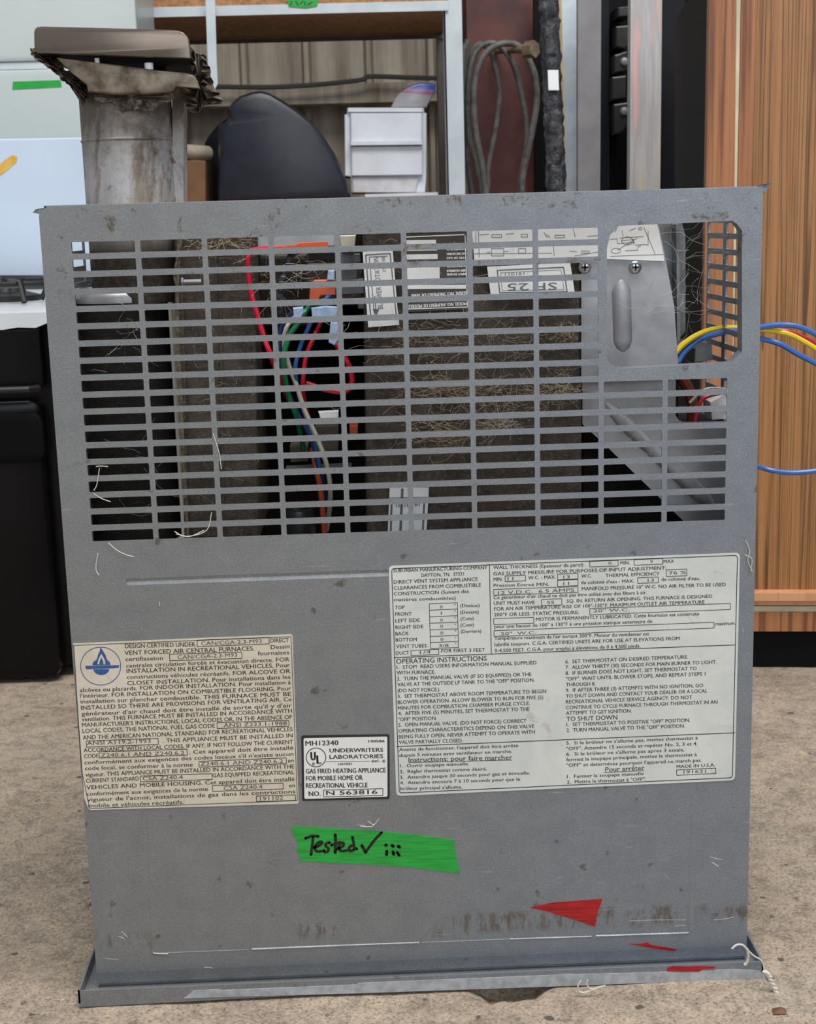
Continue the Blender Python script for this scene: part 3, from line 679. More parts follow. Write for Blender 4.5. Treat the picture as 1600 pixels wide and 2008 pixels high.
# loom that leaves through the perforated right cheek
wirex('wire', [(1324,692,.045),(1340,675,.05),(1368,657,.06),(1400,646,.075),(1440,643,.095),(1500,647,.12),(1545,655,.12),(1580,672,.12),(1612,692,.12)], .0019, W_YELLOW)
wirex('wire', [(1328,712,.045),(1342,690,.05),(1368,668,.06),(1400,656,.07),(1430,650,.085),(1465,646,.1),(1495,641,.115),(1530,637,.12),(1570,642,.12),(1612,662,.12)], .0019, W_BLUE)
wirex('wire', [(1445,652,.1),(1500,648,.125),(1545,651,.125),(1580,664,.125),(1612,682,.125)], .0017, W_RED)
wirex('wire', [(1440,655,.1),(1495,665,.12),(1530,675,.12),(1565,695,.12),(1612,719,.12)], .0019, W_BLUE)
wirex('wire', [(1440,905,.1),(1485,915,.12),(1520,924,.12),(1560,927,.12),(1612,922,.12)], .0017, W_BLUE)
# left foot corner inside
mb = MB(); mb.px([(190,1042),(262,1030),(268,1066),(190,1070)], .10, .01); mb.px([(215,1010),(250,1004),(250,1028),(212,1030)], .115, .01); mb.build('foil_insulation_scrap', simple('pale_foil', (150,166,190), .4, .3, scale=90, c2=(90,96,104), bump=.5), FU)

# ---- lint and hair
def fibres(name, regions, mat, parent=FU, seed=1):
    random.seed(seed); mb = MB()
    for (x0, x1, y0, y1, cnt, ln, Y0, Y1, r, flat) in regions:
        for _ in range(cnt):
            x = random.gauss((x0+x1)/2, (x1-x0)/4.2); y = random.gauss((y0+y1)/2, (y1-y0)/4.2)
            a = random.uniform(0, 6.283) if random.random() > flat else random.choice((0, 3.14))+random.uniform(-.5, .5)
            Y = random.uniform(Y0, Y1); p = []; L = random.uniform(.4, 1.2)*ln
            for k in range(6):
                p.append(F(x, y, Y)); x += math.cos(a)*L/5; y += math.sin(a)*L/5; a += random.uniform(-.7, .7); Y = min(max(Y+random.uniform(-.003, .003), Y0), Y1)
            mb.tube(p, r, 3, caps=False)
    o = mb.build(name, mat, parent); o['kind'] = 'stuff'; return o
fibres('lint', [(730,930,610,720,90,45,.030,.043,.00008,.3),(800,1130,740,820,120,50,.028,.043,.00009,.5),(940,1130,640,700,40,40,.03,.042,.00007,.3),
                (935,1010,815,848,60,40,.022,.036,.00011,.6),(800,930,820,875,90,60,.026,.042,.0001,.7),(1060,1150,735,790,80,40,.024,.042,.00011,.4),(820,920,750,775,40,60,.028,.04,.0001,.7),
                (1080,1130,635,672,60,20,.03,.042,.00011,.0),(355,500,455,500,60,40,.06,.083,.0001,.5),(480,600,500,620,40,50,.07,.12,.00008,.2),
                (800,1100,460,620,20,40,.03,.04,.00007,.3),(350,500,600,1000,24,40,.06,.08,.00006,.2)], LINT, seed=21)
fibres('hair', [(1290,1400,445,680,42,120,.03,.08,.00006,.2),(200,300,560,760,12,60,.03,.06,.00007,.2),(540,640,500,600,14,70,.04,.08,.00008,.3),(850,1100,600,760,26,90,.01,.03,.00007,.3),
                (1200,1400,860,960,8,50,.02,.04,.00007,.3),(180,400,850,1010,10,90,.0,.03,.00007,.4),(640,720,600,800,6,100,.02,.05,.00007,.1),(940,1010,815,845,30,45,.004,.02,.0001,.5)], HAIR, seed=5)
mb = MB()
for pts in ([(212,1064),(228,1078),(245,1087),(262,1092)], [(195,918),(190,950),(184,962)], [(188,915),(198,914),(212,915)], [(183,968),(200,978),(217,984)], [(418,850),(430,890),(434,920)],
            [(415,1005),(405,1040),(365,1052),(342,1042)], [(345,1047),(372,1052),(400,1040)], [(721,1610),(733,1617),(743,1605)], [(706,1620),(728,1621),(737,1614)], [(192,1085),(188,1115),(194,1128)],
            [(1462,1060),(1470,1080),(1466,1100),(1475,1120)], [(1460,1088),(1474,1096),(1472,1120)], [(313,1180),(313,1188)]):
    mb.tube(spline([F(a, b, -.0012) for a, b in pts], 5), .00028, 5)
o = mb.build('stray_hair', HAIR, FU); o['kind'] = 'stuff'

# ---- labels on the front panel
LY = -.0003; PYt = -.00036; PY2 = -.00042
def round_poly(pts, r, n=4):
    out = []; P = [np.array(p, float) for p in pts]
    for i, p in enumerate(P):
        a = P[i-1]-p; b = P[(i+1) % len(P)]-p; a = a/np.hypot(*a)*r; b = b/np.hypot(*b)*r
        for k in range(n+1):
            t = k/n; out.append(tuple((1-t)**2*(p+a)+2*t*(1-t)*p+t*t*(p+b)))
    return out
TA = TR(120, 1220, 3.3333)
mb = MB(); mb.px([TA(*p) for p in [(78,140),(1498,80),(1512,88),(1552,1178),(1545,1187),(190,1228),(178,1218),(150,1150),(138,960)]], LY, -LY)
la = mb.build('certification_label', PAPER_A, FU); la['label'] = 'stained cream bilingual certification label with a blue flame emblem'
mb = MB(); pline(mb, [TA(*p) for p in [(82,152),(1502,95),(1544,1166),(186,1218)]], 1.2, ID, PYt); line(mb, TA(82,152), TA(132,960), 1.2, ID, PYt); line(mb, TA(132,960), TA(186,1218), 1.2, ID, PYt)
md = MB()
LA = [("DESIGN CERTIFIED UNDER",(418,170),(876,158),28),("DIRECT",(1368,133),(1487,130),27),("VENT FORCED AIR CENTRAL FURNACES.",(415,215),(1262,185),28),("Dessin",(1370,177),(1492,170),27),
("certifiaseion",(420,255),(665,247),26),("fournaises",(1285,217),(1490,210),26),("centrales circulation forcée et évacuation directe. FOR",(425,298),(1492,255),26),
("INSTALLATION IN RECREATIONAL VEHICLES, Pour",(428,333),(1495,293),27),("constructions véhicules récréatifs. FOR ALCOVE OR",(430,372),(1497,332),26),
("CLOSET INSTALLATION. Pour installations dans les",(432,412),(1498,370),26),("alcôves ou placards. FOR INDOOR INSTALLATION. Pour installation à",(122,458),(1500,405),26),
("l'intérieur. FOR INSTALLATION ON COMBUSTIBLE FLOORING. Pour",(125,495),(1502,445),26),("installation sur plancher combustible. THIS FURNACE MUST BE",(127,532),(1502,482),26),
("INSTALLED SO THERE ARE PROVISIONS FOR VENTILATING AIR. Ce",(130,573),(1505,516),26),("générateur d'air chaud doit être installé de sorte qu'il y d'air",(133,612),(1507,556),26),
("ventilation. THIS FURNACE MUST BE INSTALLED IN ACCORDANCE WITH",(135,648),(1508,592),26),("MANUFACTURER'S INSTRUCTIONS, LOCAL CODES OR, IN THE ABSENCE OF",(137,685),(1508,632),26),
("LOCAL CODES, THE NATIONAL FUEL GAS CODE",(140,725),(1005,690),27),("AND THE AMERICAN NATIONAL STANDARD FOR RECREATIONAL VEHICLES",(142,768),(1512,712),27),
(". THIS APPLIANCE MUST BE INSTALLED IN",(665,787),(1513,753),26),("ACCORDANCE WITH LOCAL CODES, IF ANY; IF NOT FOLLOW THE CURRENT",(147,850),(1515,795),26),("CODE",(150,890),(243,885),26),
(". Cet appareil doit être installé",(835,862),(1518,832),25),("conformément aux exigences des codes locaux s'il n'existe aucun",(152,930),(1518,873),25),("code local, se conformer à la norme",(155,968),(860,943),25),
("en",(1482,917),(1520,915),25),("vigueur. THIS APPLIANCE MUST BE INSTALLED IN ACCORDANCE WITH THE",(158,1010),(1522,955),26),("CURRENT STANDARD",(162,1050),(508,1035),26),
("GAS EQUIPPED RECREATIONAL",(990,1015),(1522,993),26),("VEHICLES AND MOBILE HOUSING. Cet appareil doit être installé",(165,1093),(1525,1038),26),
("conformément aux exigences de la norme",(167,1135),(958,1102),25),("en",(1490,1080),(1528,1078),25),("vigueur de l'acnor, installations de gaz dans les contructions",(170,1173),(1530,1118),25),
("mobile et véhicules récréatifs.",(178,1212),(800,1188),25)]
for s_, L_, R_, h_ in LA: text(mb, s_, L_, R_, h_, TA, PYt, 'sb')
for a, b, h_, s_, L_, R_ in (((888,118),(1358,100),42,"CAN/CGA-2.3-M93",(915,152),(1310,136)),((708,210),(1180,195),42,"CAN/CGA-2.3-M93",(760,242),(1150,226)),((1018,657),(1487,642),38,"ANSI Z223.1-1988",(1060,687),(1475,672)),
    ((163,777),(633,759),40,"ANSI A119.2-1993",(168,804),(585,788)),((248,848),(822,830),40,"Z240.6.1 AND Z240.6.2",(258,883),(805,866)),((900,910),(1470,887),38,"Z240.6.1 AND Z240.6.2",(910,940),(1450,920)),
    ((516,1006),(985,990),38,"CSA Z240.4",(533,1035),(795,1025)),((988,1068),(1450,1052),38,"CSA Z240.4",(1062,1097),(1315,1087)),((1275,1137),(1530,1129),36,"191102",(1300,1167),(1450,1160))):
    pline(mb, [a, b, (b[0]+2,b[1]+h_), (a[0]+2,a[1]+h_)], 1.3, TA, PYt, True); text(md, s_, L_, R_, 25, TA, PYt, 'sb')
mb.build('printed_text', INK, la); md.build('dot_matrix_text', INKG, la)['kind'] = 'stuff'
mb = MB(); pline(mb, [(258+131*math.cos(t), 287+124*math.sin(t)) for t in [k*math.pi/24 for k in range(48)]], 1.5, TA, PYt, True)
def fillpx(mb, pts, T, Y):
    P = [F(*T(*p), Y) for p in pts]; mb.add(P, [tuple(t) for t in tessellate_polygon([[Vector(p) for p in P]])])
fillpx(mb, [(156,286),(380,281),(376,298),(330,302),(200,306),(164,308)], TA, PYt)                                   # bar
fillpx(mb, [(212,308)]+[(262+52*math.cos(t), 306+40*math.sin(t)) for t in [math.pi-k*math.pi/10 for k in range(11)]], TA, PYt)   # globe below the bar
sheet(mb, [(204,282),(208,262),(232,244),(240,215),(252,190),(256,163),(270,182),(290,215),(298,243),(318,262),(322,280)], [[(236,276),(240,250),(252,225),(262,205),(276,230),(288,252),(288,276)][::-1]], 1e-4, lambda a, b, c: F(*TA(a, b), PYt+c*.1))
fillpx(mb, [(248,276),(252,255),(262,232),(274,255),(276,276)], TA, PYt)
mb.build('flame_emblem', INKB, la)
# large operating label
cb = round_poly([(762,1110),(1451,1084),(1441,1530),(777,1561)], 9)
mb = MB(); mb.px(cb, LY, -LY); lb = mb.build('operating_label', PAPER_B, FU); lb['label'] = 'large silver grey operating instructions label with ruled boxes'
T5 = TR(750,1080,4.4444); T6 = TR(1100,1070,4.4444); T7 = TR(760,1280,4.4444); T8 = TR(1080,1270,4.2105)
mb = MB(); md = MB(); pline(mb, round_poly([(768,1115),(1446,1089),(1436,1525),(783,1555)], 6), 1.5, ID, PYt, True)
line(mb, T5(932,118), T5(948,905), 1.5, ID, PYt); line(mb, (772,1289.7), (1441,1264.6), 1.5, ID, PYt); line(mb, T7(78,818), T8(1520,703), 1.5, ID, PYt)
L5 = [("SUBURBAN MANUFACTURING COMPANY",(95,188),(913,160),31),("DAYTON, TN.  37321",(337,228),(708,215),30),("DIRECT VENT SYSTEM APPLIANCE",(98,288),(830,262),31),("CLEARANCES FROM COMBUSTIBLE",(98,340),(858,313),31),
("CONSTRUCTION (Suivant des",(98,390),(752,367),30),("matières combustibles)",(100,440),(638,425),27),("TOP",(110,510),(192,507),30),("FRONT",(110,567),(253,563),30),("LEFT SIDE",(112,625),(325,618),30),("RIGHT SIDE",(113,682),(355,675),30),
("BACK",(113,738),(228,735),30),("BOTTOM",(115,792),(298,787),30),("VENT TUBES",(118,848),(385,842),30),("DUCT",(118,908),(230,903),30),("FOR FIRST 3 FEET",(512,888),(893,878),30),
("(Dessus)",(677,492),(845,488),28),("(Devant)",(677,550),(838,546),28),("(Cote)",(680,607),(795,602),28),("(Cote)",(680,662),(797,658),28),("(Derriere)",(682,717),(860,712),28),
("MIN.",(967,265),(1045,262),30),("W.C. - MAX.",(1270,250),(1508,243),30),("Pression Entreé MIN.",(968,315),(1450,305),27),("UNIT MUST HAVE",(970,472),(1325,465),30)]
for s_, a, b, h_ in L5: text(mb, s_, a, b, h_, T5, PYt, 'sb')
text(mb, "OPERATING INSTRUCTIONS", (120,985), (908,957), 42, T5, PYt, 'sb')
LX = [("WALL THICKNESS (Epaisseur de parol)",(965,160),(192,180)),("GAS SUPPLY PRESSURE FOR PURPOSES OF INPUT ADJUSTMENT:",(965,215),(915,208)),("Ce géneréteur d'air chaud ne doit pas être utilisé avec des filters à air.",(968,422),(747,422)),
("FOR AN AIR TEMPERATURE RISE OF 100°-130°F. MAXIMUM OUTLET AIR TEMPERATURE",(972,522),(1250,505)),("200°F OR LESS. STATIC PRESSURE:",(972,572),(155,595)),("MOTOR IS PERMANENTLY LUBRICATED. Cette fournaise est construite",(1337,612),(1203,607)),
("pour une hausse de 100° à 130°F à une pression statique exterieure de",(975,675),(795,672)),("Température maximum de l'air sortant 200°F. Moteur du ventilateur est",(975,778),(768,782)),
("lubrifié toujours. C.G.A. CERTIFIED UNITS ARE FOR USE AT ELEVATIONS FROM",(977,832),(1033,822)),("0-4,500 FEET. C.G.A. pour emploi à élevations de 0 à 4,500 pieds.",(978,885),(692,887))]
for s_, a, b in LX: text(mb, s_, T5(*a), T6(*b), 6.6, ID, PYt, 'sb')
L6 = [("MIN.",(517,165),(597,162)),("MAX",(893,152),(985,148)),("W.C.",(178,280),(265,276)),("THERMAL EFFICIENCY",(387,275),(858,257)),("de colonné d'eau - MAX.",(175,335),(635,322)),("de colonné d'eau.",(875,308),(1210,298)),
("MANIFOLD PRESSURE 10\" W.C. NO AIR FILTER TO BE USED",(180,390),(1435,352)),("SQ. IN. RETURN AIR OPENING. THIS FURNACE IS DESIGNED",(50,497),(1317,455)),("maximum.",(1345,695),(1520,688))]
for s_, a, b in L6: text(mb, s_, a, b, 29, T6, PYt, 'sb')
yl = [462,518,577,632,690,747,800,852]; yr = [452,508,565,622,680,737,790,843]
for i in range(8): line(mb, T5(408+i*1.4, yl[i]), T5(653+i*1.1, yr[i]), 1.2, ID, PYt)
line(mb, T5(408,462), T5(418,852), 1.2, ID, PYt); line(mb, T5(653,452), T5(662,843), 1.2, ID, PYt)
for i, s_ in enumerate(('0','1','0','0','0','0','3/8')):
    wv = 85 if i == 6 else 8 if i == 1 else 24; xx = 485 if i == 6 else 508 if i == 1 else 500; text(md, s_, (xx+i, yl[i]+40), (xx+wv+i, yl[i]+38), 26, T5, PYt, 'sb'); text(mb, '"', (625+i, yr[i]+38), (636+i, yr[i]+38), 24, T5, PYt, 'sb')
def bx(Ta, a, Tb, b, h):                                  # ruled box: left top a, right top b, height h px
    a = Ta(*a); b = Tb(*b); pline(mb, [a, b, (b[0]+.4, b[1]+h), (a[0]+.4, a[1]+h)], 1.2, ID, PYt, True)
bx(T5,(248,870),T5,(490,858),10); text(md,'1/4',(325,900),(420,893),26,T5,PYt,'sb')
bx(T6,(250,137),T6,(497,128),11); text(md,'0',(412,165),(438,164),24,T6,PYt,'sb')
bx(T6,(637,122),T6,(885,112),11); text(md,'9',(778,152),(800,151),24,T6,PYt,'sb')
bx(T5,(1068,220),T5,(1245,213),11); text(md,'11',(1090,258),(1140,256),28,T5,PYt,'sb')
bx(T5,(1525,205),T6,(147,240),11); text(md,'13',(20,288),(75,285),28,T6,PYt,'sb')
bx(T5,(1525,258),T6,(147,294),12); text(md,'11',(20,345),(70,342),28,T6,PYt,'sb')
bx(T6,(918,212),T6,(1095,204),13); text(md,'76 %',(940,252),(1090,245),28,T6,PYt,'sb')
bx(T6,(668,280),T6,(848,273),11); text(md,'13',(755,315),(810,312),26,T6,PYt,'sb')
bx(T5,(968,337),T6,(147,357),11.5); text(md,'12 V.D.C.  6.5 AMPS',T5(1005,382),T6(115,400),6.6,ID,PYt,'sb')
bx(T5,(1385,425),T5,(1562,418),12); text(md,'55',(1435,465),(1495,462),28,T5,PYt,'sb')
bx(T6,(250,548),T6,(1475,503),12); text(md,".20'' W.C.",(265,583),(597,570),26,T6,PYt,'sb')
bx(T5,(968,592),T5,(1318,580),11.5); bx(T5,(972,697),T6,(1333,667),11.5); text(md,".20''  W.C.",(1015,738),(1335,725),26,T5,PYt,'sb'); bx(T8,(1038,1010),T8,(1362,994),10.5); text(md,'191631',(1095,1040),(1280,1032),26,T8,PYt,'sb')
L7 = [("1.  STOP!  READ USERS INFORMATION MANUAL SUPPLIED",(80,142),(1297,100),31),("WITH FURNACE.",(80,190),(412,182),31),("2.  TURN THE MANUAL VALVE (IF SO EQUIPPED) OR THE",(82,243),(1252,202),31),
("VALVE AT THE OUTSIDE LP TANK TO THE \"OFF\" POSITION.",(85,293),(1280,252),31),("(DO NOT FORCE.)",(87,345),(450,335),31),("3.  SET THERMOSTAT ABOVE ROOM TEMPERATURE TO BEGIN",(88,395),(1382,350),31),
("BLOWER OPERATION. ALLOW BLOWER TO RUN FOR FIVE (5)",(88,447),(1355,403),31),("MINUTES FOR COMBUSTION CHAMBER PURGE CYCLE.",(90,498),(1240,455),31),("4.  AFTER FIVE (5) MINUTES, SET THERMOSTAT TO THE",(92,545),(1237,505),31),
("\"OFF\" POSITION.",(92,597),(428,585),31),("5.  OPEN MANUAL VALVE. (DO NOT FORCE) CORRECT",(94,645),(1210,607),31),("OPERATING CHARACTERISTICS DEPEND ON THIS VALVE",(95,697),(1278,655),31),
("BEING FULLY OPEN. NEVER ATTEMPT TO OPERATE WITH",(97,748),(1283,705),31),("VALVE PARTIALLY CLOSED.",(98,795),(655,780),31),("Avante de fonctionner, l'appareil doit être arrêté",(100,858),(1137,822),28),
("dupuis 5 minutes avev ventilateur en marche.",(102,908),(1085,872),28),("Instructions: pour faire marcher",(183,952),(1085,930),40),("1.  Ouvrir soupape manuelle.",(107,1000),(708,980),28),
("2.  Régler thermostat comme désiré.",(107,1050),(865,1025),28),("3.  Attendre jusque 30 seconds pour gaz et étincelle.",(108,1100),(1240,1060),28),("4.  Attendre encoure 7 à 10 seconds pour que le",(108,1147),(1155,1115),28),
("brûleur principal s'allume.",(110,1198),(650,1182),28)]
for s_, a, b, h_ in L7: text(mb, s_, a, b, h_, T7, PYt, 'sb')
line(mb, T7(183,957), T7(1085,935), 1.1, ID, PYt)
L8 = [("6.  SET THERMOSTAT ON DESIRED TEMPERATURE.",(120,130),(1132,90),29),("7.  ALLOW THIRTY (30) SECONDS FOR MAIN BURNER TO LIGHT.",(122,177),(1368,132),29),("8.  IF BURNER DOES NOT LIGHT, SET THERMOSTAT TO",(122,225),(1203,185),29),
("\"OFF\". WAIT UNTIL BLOWER STOPS, AND REPEAT STEPS 1",(125,273),(1275,230),29),("THROUGH 8.",(125,320),(367,312),29),("9.  IF AFTER THREE (3) ATTEMPTS WITH NO IGNITION, GO",(125,367),(1257,325),29),
("TO SHUT DOWN AND CONTACT YOUR DEALER OR A LOCAL",(125,415),(1290,370),29),("RECREATIONAL VEHICLE SERVICE AGENCY. DO NOT",(125,462),(1165,423),29),("CONTINUE TO CYCLE FURNACE THROUGH THERMOSTAT IN AN",(125,510),(1375,462),29),
("ATTEMPT TO GET IGNITION.",(125,555),(667,535),29),("TO SHUT DOWN",(130,607),(548,592),36),("1.  SET THERMOSTAT TO POSITIVE \"OFF\" POSITION.",(130,650),(1150,612),29),("2.  TURN MANUAL VALVE TO THE \"OFF\" POSITION.",(130,697),(1107,660),29),
("5.  Si le brûleur ne s'allume pas, mettez thermostat à",(127,802),(1213,757),27),("\"OFF\". Attendre 15 seconds et repéter No. 2, 3 et 4.",(128,848),(1210,805),27),("6.  Si le brûleur ne s'allume pas apres 3 essais,",(128,893),(1100,855),27),
("fermez la soupape principale, mettez le thermostat à",(128,938),(1205,895),27),("\"OFF\" et determinez pourquoi l'appareil ne march pas.",(130,985),(1245,942),27),("Pour arrêter",(450,1025),(772,1010),38),
("1.  Fermer la soupape manuelle",(133,1078),(765,1052),27),("2.  Mettre le thermostat à \"OFF\".",(133,1123),(785,1098),27),("MADE IN U.S.A.",(1038,995),(1355,980),25)]
for s_, a, b, h_ in L8: text(mb, s_, a, b, h_, T8, PYt, 'sb')
line(mb, T8(440,1031), T8(772,1016), 1.1, ID, PYt)
mb.build('printed_text', INK, lb); md.build('dot_matrix_text', INKG, lb)['kind'] = 'stuff'
# listing mark label
TC = TR(560,1420,4.4444)
mb = MB(); mb.px(round_poly([TC(*p) for p in [(137,100),(905,88),(907,652),(145,670)]], 4), LY, -LY); lc = mb.build('listing_label', INK, FU); lc['label'] = 'small white listing label with a thick black border'
mb = MB(); fillpx(mb, round_poly([(157,122),(886,108),(888,632),(164,652)], 14), TC, PYt); mb.build('label_face', PAPER_C, lc)
mb = MB()
for s_, a, b, h_, bd in (("MH12340",(174,188),(460,182),41,True),("190586",(722,160),(862,157),21,True),("UNDERWRITERS",(384,247),(850,240),34,True),("LABORATORIES",(384,303),(850,296),34,True),("INC.",(752,333),(825,330),18,True),("LISTED",(460,357),(578,354),18,True),
    ("GAS FIRED HEATING APPLIANCE",(178,430),(873,420),40,True),("FOR MOBILE HOME OR",(180,492),(672,485),40,True),("RECREATIONAL VEHICLE",(180,555),(715,550),40,True),("NO.",(203,627),(305,625),40,True),("N 563816",(355,618),(800,608),36,True)):
    text(mb, s_, a, b, h_, TC, PY2, bd)
for s_, a, b in (("U",(222,315),(260,314)),("L",(274,345),(308,344))):
    text(mb, s_, a, b, 72, TC, PY2, True); text(mb, s_, (a[0]+4,a[1]), (b[0]+4,b[1]), 72, TC, PY2-.00001, True); text(mb, s_, (a[0]-3,a[1]), (b[0]-3,b[1]), 72, TC, PY2-.00002, True)
pline(mb, [(265+85*math.cos(t), 290+82*math.sin(t)) for t in [k*math.pi/20 for k in range(40)]], 1.6, TC, PY2, True)
line(mb, (350,328), (732,322), .9*1, TC, PY2); pline(mb, [(330,575),(848,562),(848,622),(332,634)], 1.3, TC, PY2, True)
for s_, x_, y_ in ((1,856,322),(1,243,347)):
    pline(mb, [(x_+12*math.cos(t), y_+12*math.sin(t)) for t in [k*math.pi/6 for k in range(12)]], .8, TC, PY2, True); text(mb, "R", (x_-5,y_+6), (x_+6,y_+6), 12, TC, PY2, True)
mb.build('printed_text', INK, lc)
# green tape
mb = MB(); mb.px([TC(*p) for p in [(50,903),(95,893),(350,905),(900,940),(1200,975),(1478,1010),(1466,1040),(1474,1070),(1480,1110),(1492,1150),(1500,1220),(1518,1300),(1300,1275),(1050,1245),(600,1215),(130,1198),(118,1175),(130,1150),(108,1120),(97,1095),(112,1060),(95,1010),(75,970),(55,935)]], LY, -LY)
tp = mb.build('green_tape', GREEN, FU); tp['label'] = 'strip of green masking tape with handwritten note "Tested"'
mb = MB()
for k, q in enumerate(([(172,995),(200,985),(232,974),(262,976),(285,978)], [(240,978),(234,1040),(226,1100),(222,1138)], [(242,1075),(275,1068),(305,1050),(318,1032),(300,1026),(270,1045),(254,1082),(270,1106),(300,1110),(335,1100)],
    [(385,1033),(362,1036),(346,1052),(358,1070),(374,1086),(368,1108),(345,1116),(332,1104)], [(432,965),(436,1020),(434,1070),(432,1118)], [(398,1056),(440,1040),(475,1032)],
    [(436,1092),(480,1076),(506,1054),(500,1034),(478,1040),(462,1072),(480,1104),(520,1104),(556,1092)], [(598,1060),(570,1062),(552,1084),(566,1106),(598,1092)], [(582,985),(592,1030),(600,1075),(622,1088)],
    [(664,1058),(680,1085),(696,1116)], [(696,1118),(730,1070),(780,1005),(836,945)])):
    stroke(mb, q, 2.7 if k not in (4, 9) else 3.1, TC, PYt-.000004*k)
for k, (a, b) in enumerate((((870,1055),(880,1054)),((926,1056),(940,1066)),((980,1064),(994,1072)),((882,1106),(880,1138)),((936,1112),(942,1136)),((972,1118),(990,1144)))):
    stroke(mb, [a, b], 3.0, TC, PYt-.000004*k)
mb.build('handwriting', MARK, tp)
TZ = TR(650,1700,2.909); TY = TR(1000,1700,2.667)
mb = MB(); mb.px([TZ(*p) for p in [(1135,232),(1200,216),(1270,203),(1420,192),(1545,183),(1535,215),(1520,250),(1510,300),(1502,342),(1400,305),(1300,275),(1220,252)]], LY, -LY); mb.build('red_tape_scrap', RED, FU)['label'] = 'torn red triangle of tape on the lower front'
mb = MB(); mb.px([TY(*p) for p in [(620,402),(680,403),(720,395),(740,410),(800,418),(875,432),(860,440),(800,434),(740,425),(680,412)]], LY, -LY); mb.build('red_tape_scrap', RED, FU)
mb = MB(); mb.px([TY(*p) for p in [(825,530),(850,520),(930,524),(980,520),(1075,524),(1060,532),(1005,535),(990,548),(900,549),(822,544)]], fy-.0006, .0006); mb.build('red_tape_scrap', RED, FU)

mb = MB(); random.seed(4)
for (x0, y0, x1, y1, w_) in ((1236,1806,1345,1804,1.0),(1322,1817,1345,1815,1.2),(1398,1804,1440,1798,1.2),(1392,1680,1416,1686,1.6),(1395,1690,1410,1700,2.2),(238,1826,250,1838,1.6),(232,1836,244,1842,1.6),(206,1879,232,1881,1.2),(400,1897,418,1899,1.2),
                         (1370,1300,1374,1304,1.2),(1456,1232,1458,1240,1.0),(700,1617,716,1619,.9),(1302,1716,1312,1724,.7),(1360,1560,1366,1566,.6)):
    stroke(mb, [(x0,y0),((x0+x1)/2+random.uniform(-2,2),(y0+y1)/2+random.uniform(-1.5,1.5)),(x1,y1)], w_*.6, ID, -.00008-random.random()*.00003)
mb.build('scratch_marks', simple('pale_scratch', (188,190,194), .6, scale=300), FU)['kind'] = 'stuff'
# loose threads at the tray corner
mb = MB(); mb.tube(spline([F(*TY(*p), -.028) for p in [(1160,428),(1185,408),(1215,408),(1240,430)]], 6), .0007, 6)
mb.tube(spline([F(*TY(*p), -.027) for p in [(1240,430),(1246,465),(1238,500),(1225,512)]], 6), .0009, 6)
mb.tube(spline([F(*TY(*p), -.027) for p in [(1240,432),(1275,465),(1310,485),(1325,510),(1330,545)]], 6), .0006, 6)
base = [F(*TY(*p), -.03) for p in [(1330,545),(1352,565),(1370,610),(1395,660),(1408,710),(1402,740)]]; base = spline(base, 8)
for ph in (0, math.pi):
    mb.tube([p+np.array((math.cos(i*.9+ph)*.0009, math.sin(i*.9+ph)*.0009, 0)) for i, p in enumerate(base)], .0010, 6)
mb.tube(spline([F(*TY(*p), -.028) for p in [(1330,555),(1328,590),(1310,630)]], 5), .0007, 5)
tag(mb.build('twisted_thread', HAIR, None, True), 'frayed white twisted thread hanging off the right corner of the furnace tray', 'thread')
mb = MB(); mb.tube(spline([F(*TY(*p), -.026) for p in [(372,595),(356,620),(360,650),(395,656),(470,628),(500,622)]], 6), .0006, 5); mb.tube(spline([F(*TY(*p), -.026) for p in [(405,590),(402,612),(416,636),(430,640)]], 6), .0005, 5)
tag(mb.build('thread_loop', HAIR, None, True), 'small curled white thread caught under the middle of the furnace tray', 'thread')
mb = MB(); g = G(1527,1984); mb.add([g+np.array(v) for v in ((-.004,-.002,0),(.004,-.003,0),(.005,.003,0),(-.003,.004,0),(-.001,0,.003),(.002,.001,.0025))], [(0,1,5,4),(1,2,5),(2,3,4,5),(3,0,4)])
tag(mb.build('rust_flake', simple('rust', (120,84,66), .9), None), 'small rusty flake on the floor below the twisted thread', 'debris')

# ================================================================== KITCHEN RANGE, left
SY = .645; sx0 = -.62; sx1 = F(150, 1000, SY)[0]
ztp = F(50, 600, SY)[2]; zrb = F(50, 640, SY)[2]
RG = empty('kitchen_range', ((sx0+sx1)/2, SY+.25, 0), 'black fronted gas range with white top and raised white lid, left of the furnace', 'stove')
mb = MB(); mb.box(sx0, sx1, SY+.02, SY+.50, .012, zrb, .004); mb.build('body', GLOSSB, RG)
for xx in (sx0+.03, sx1-.05):
    mb = MB(); mb.lathe((xx, SY+.06, 0), [(.015,0),(.012,.004),(.01,.014)], 14); mb.build('foot', MATB, RG, True)
xd = F(104, 1100, SY)[0]; zd0 = F(60, 1338, SY)[2]+.004; zd1 = F(60, 785, SY)[2]
mb = MB(); mb.box(sx0+.01, xd, SY, SY+.02, zd0, zd1, .012); door = mb.build('oven_door', GLOSSB, RG, True)
mb = MB(); xw = F(86, 850, SY)[0]; zw0, zw1 = F(60,907,SY)[2], F(60,808,SY)[2]; mb.prism([np.array((a, SY-.003, b)) for a, b in rrect(sx0+.06, xw, zw0, zw1, .012, 4)], (0,.004,0), .002); mb.build('door_window', DEEPB, door, True)
mb = MB(); zh = F(50,765,SY-.02)[2]; mb.tube([(sx0+.03,SY-.018,zh),(xd-.006,SY-.018,zh),(xd-.001,SY-.004,zh)], .004, 10); mb.build('door_handle', MATB, door, True)
mb = MB(); mb.box(sx0, xd+.004, SY+.002, SY+.02, F(60,760,SY)[2], zrb-.002, .003); mb.build('control_strip', GLOSSB, RG, True)
mb = MB(); xr_ = F(150, 620, SY)[0]
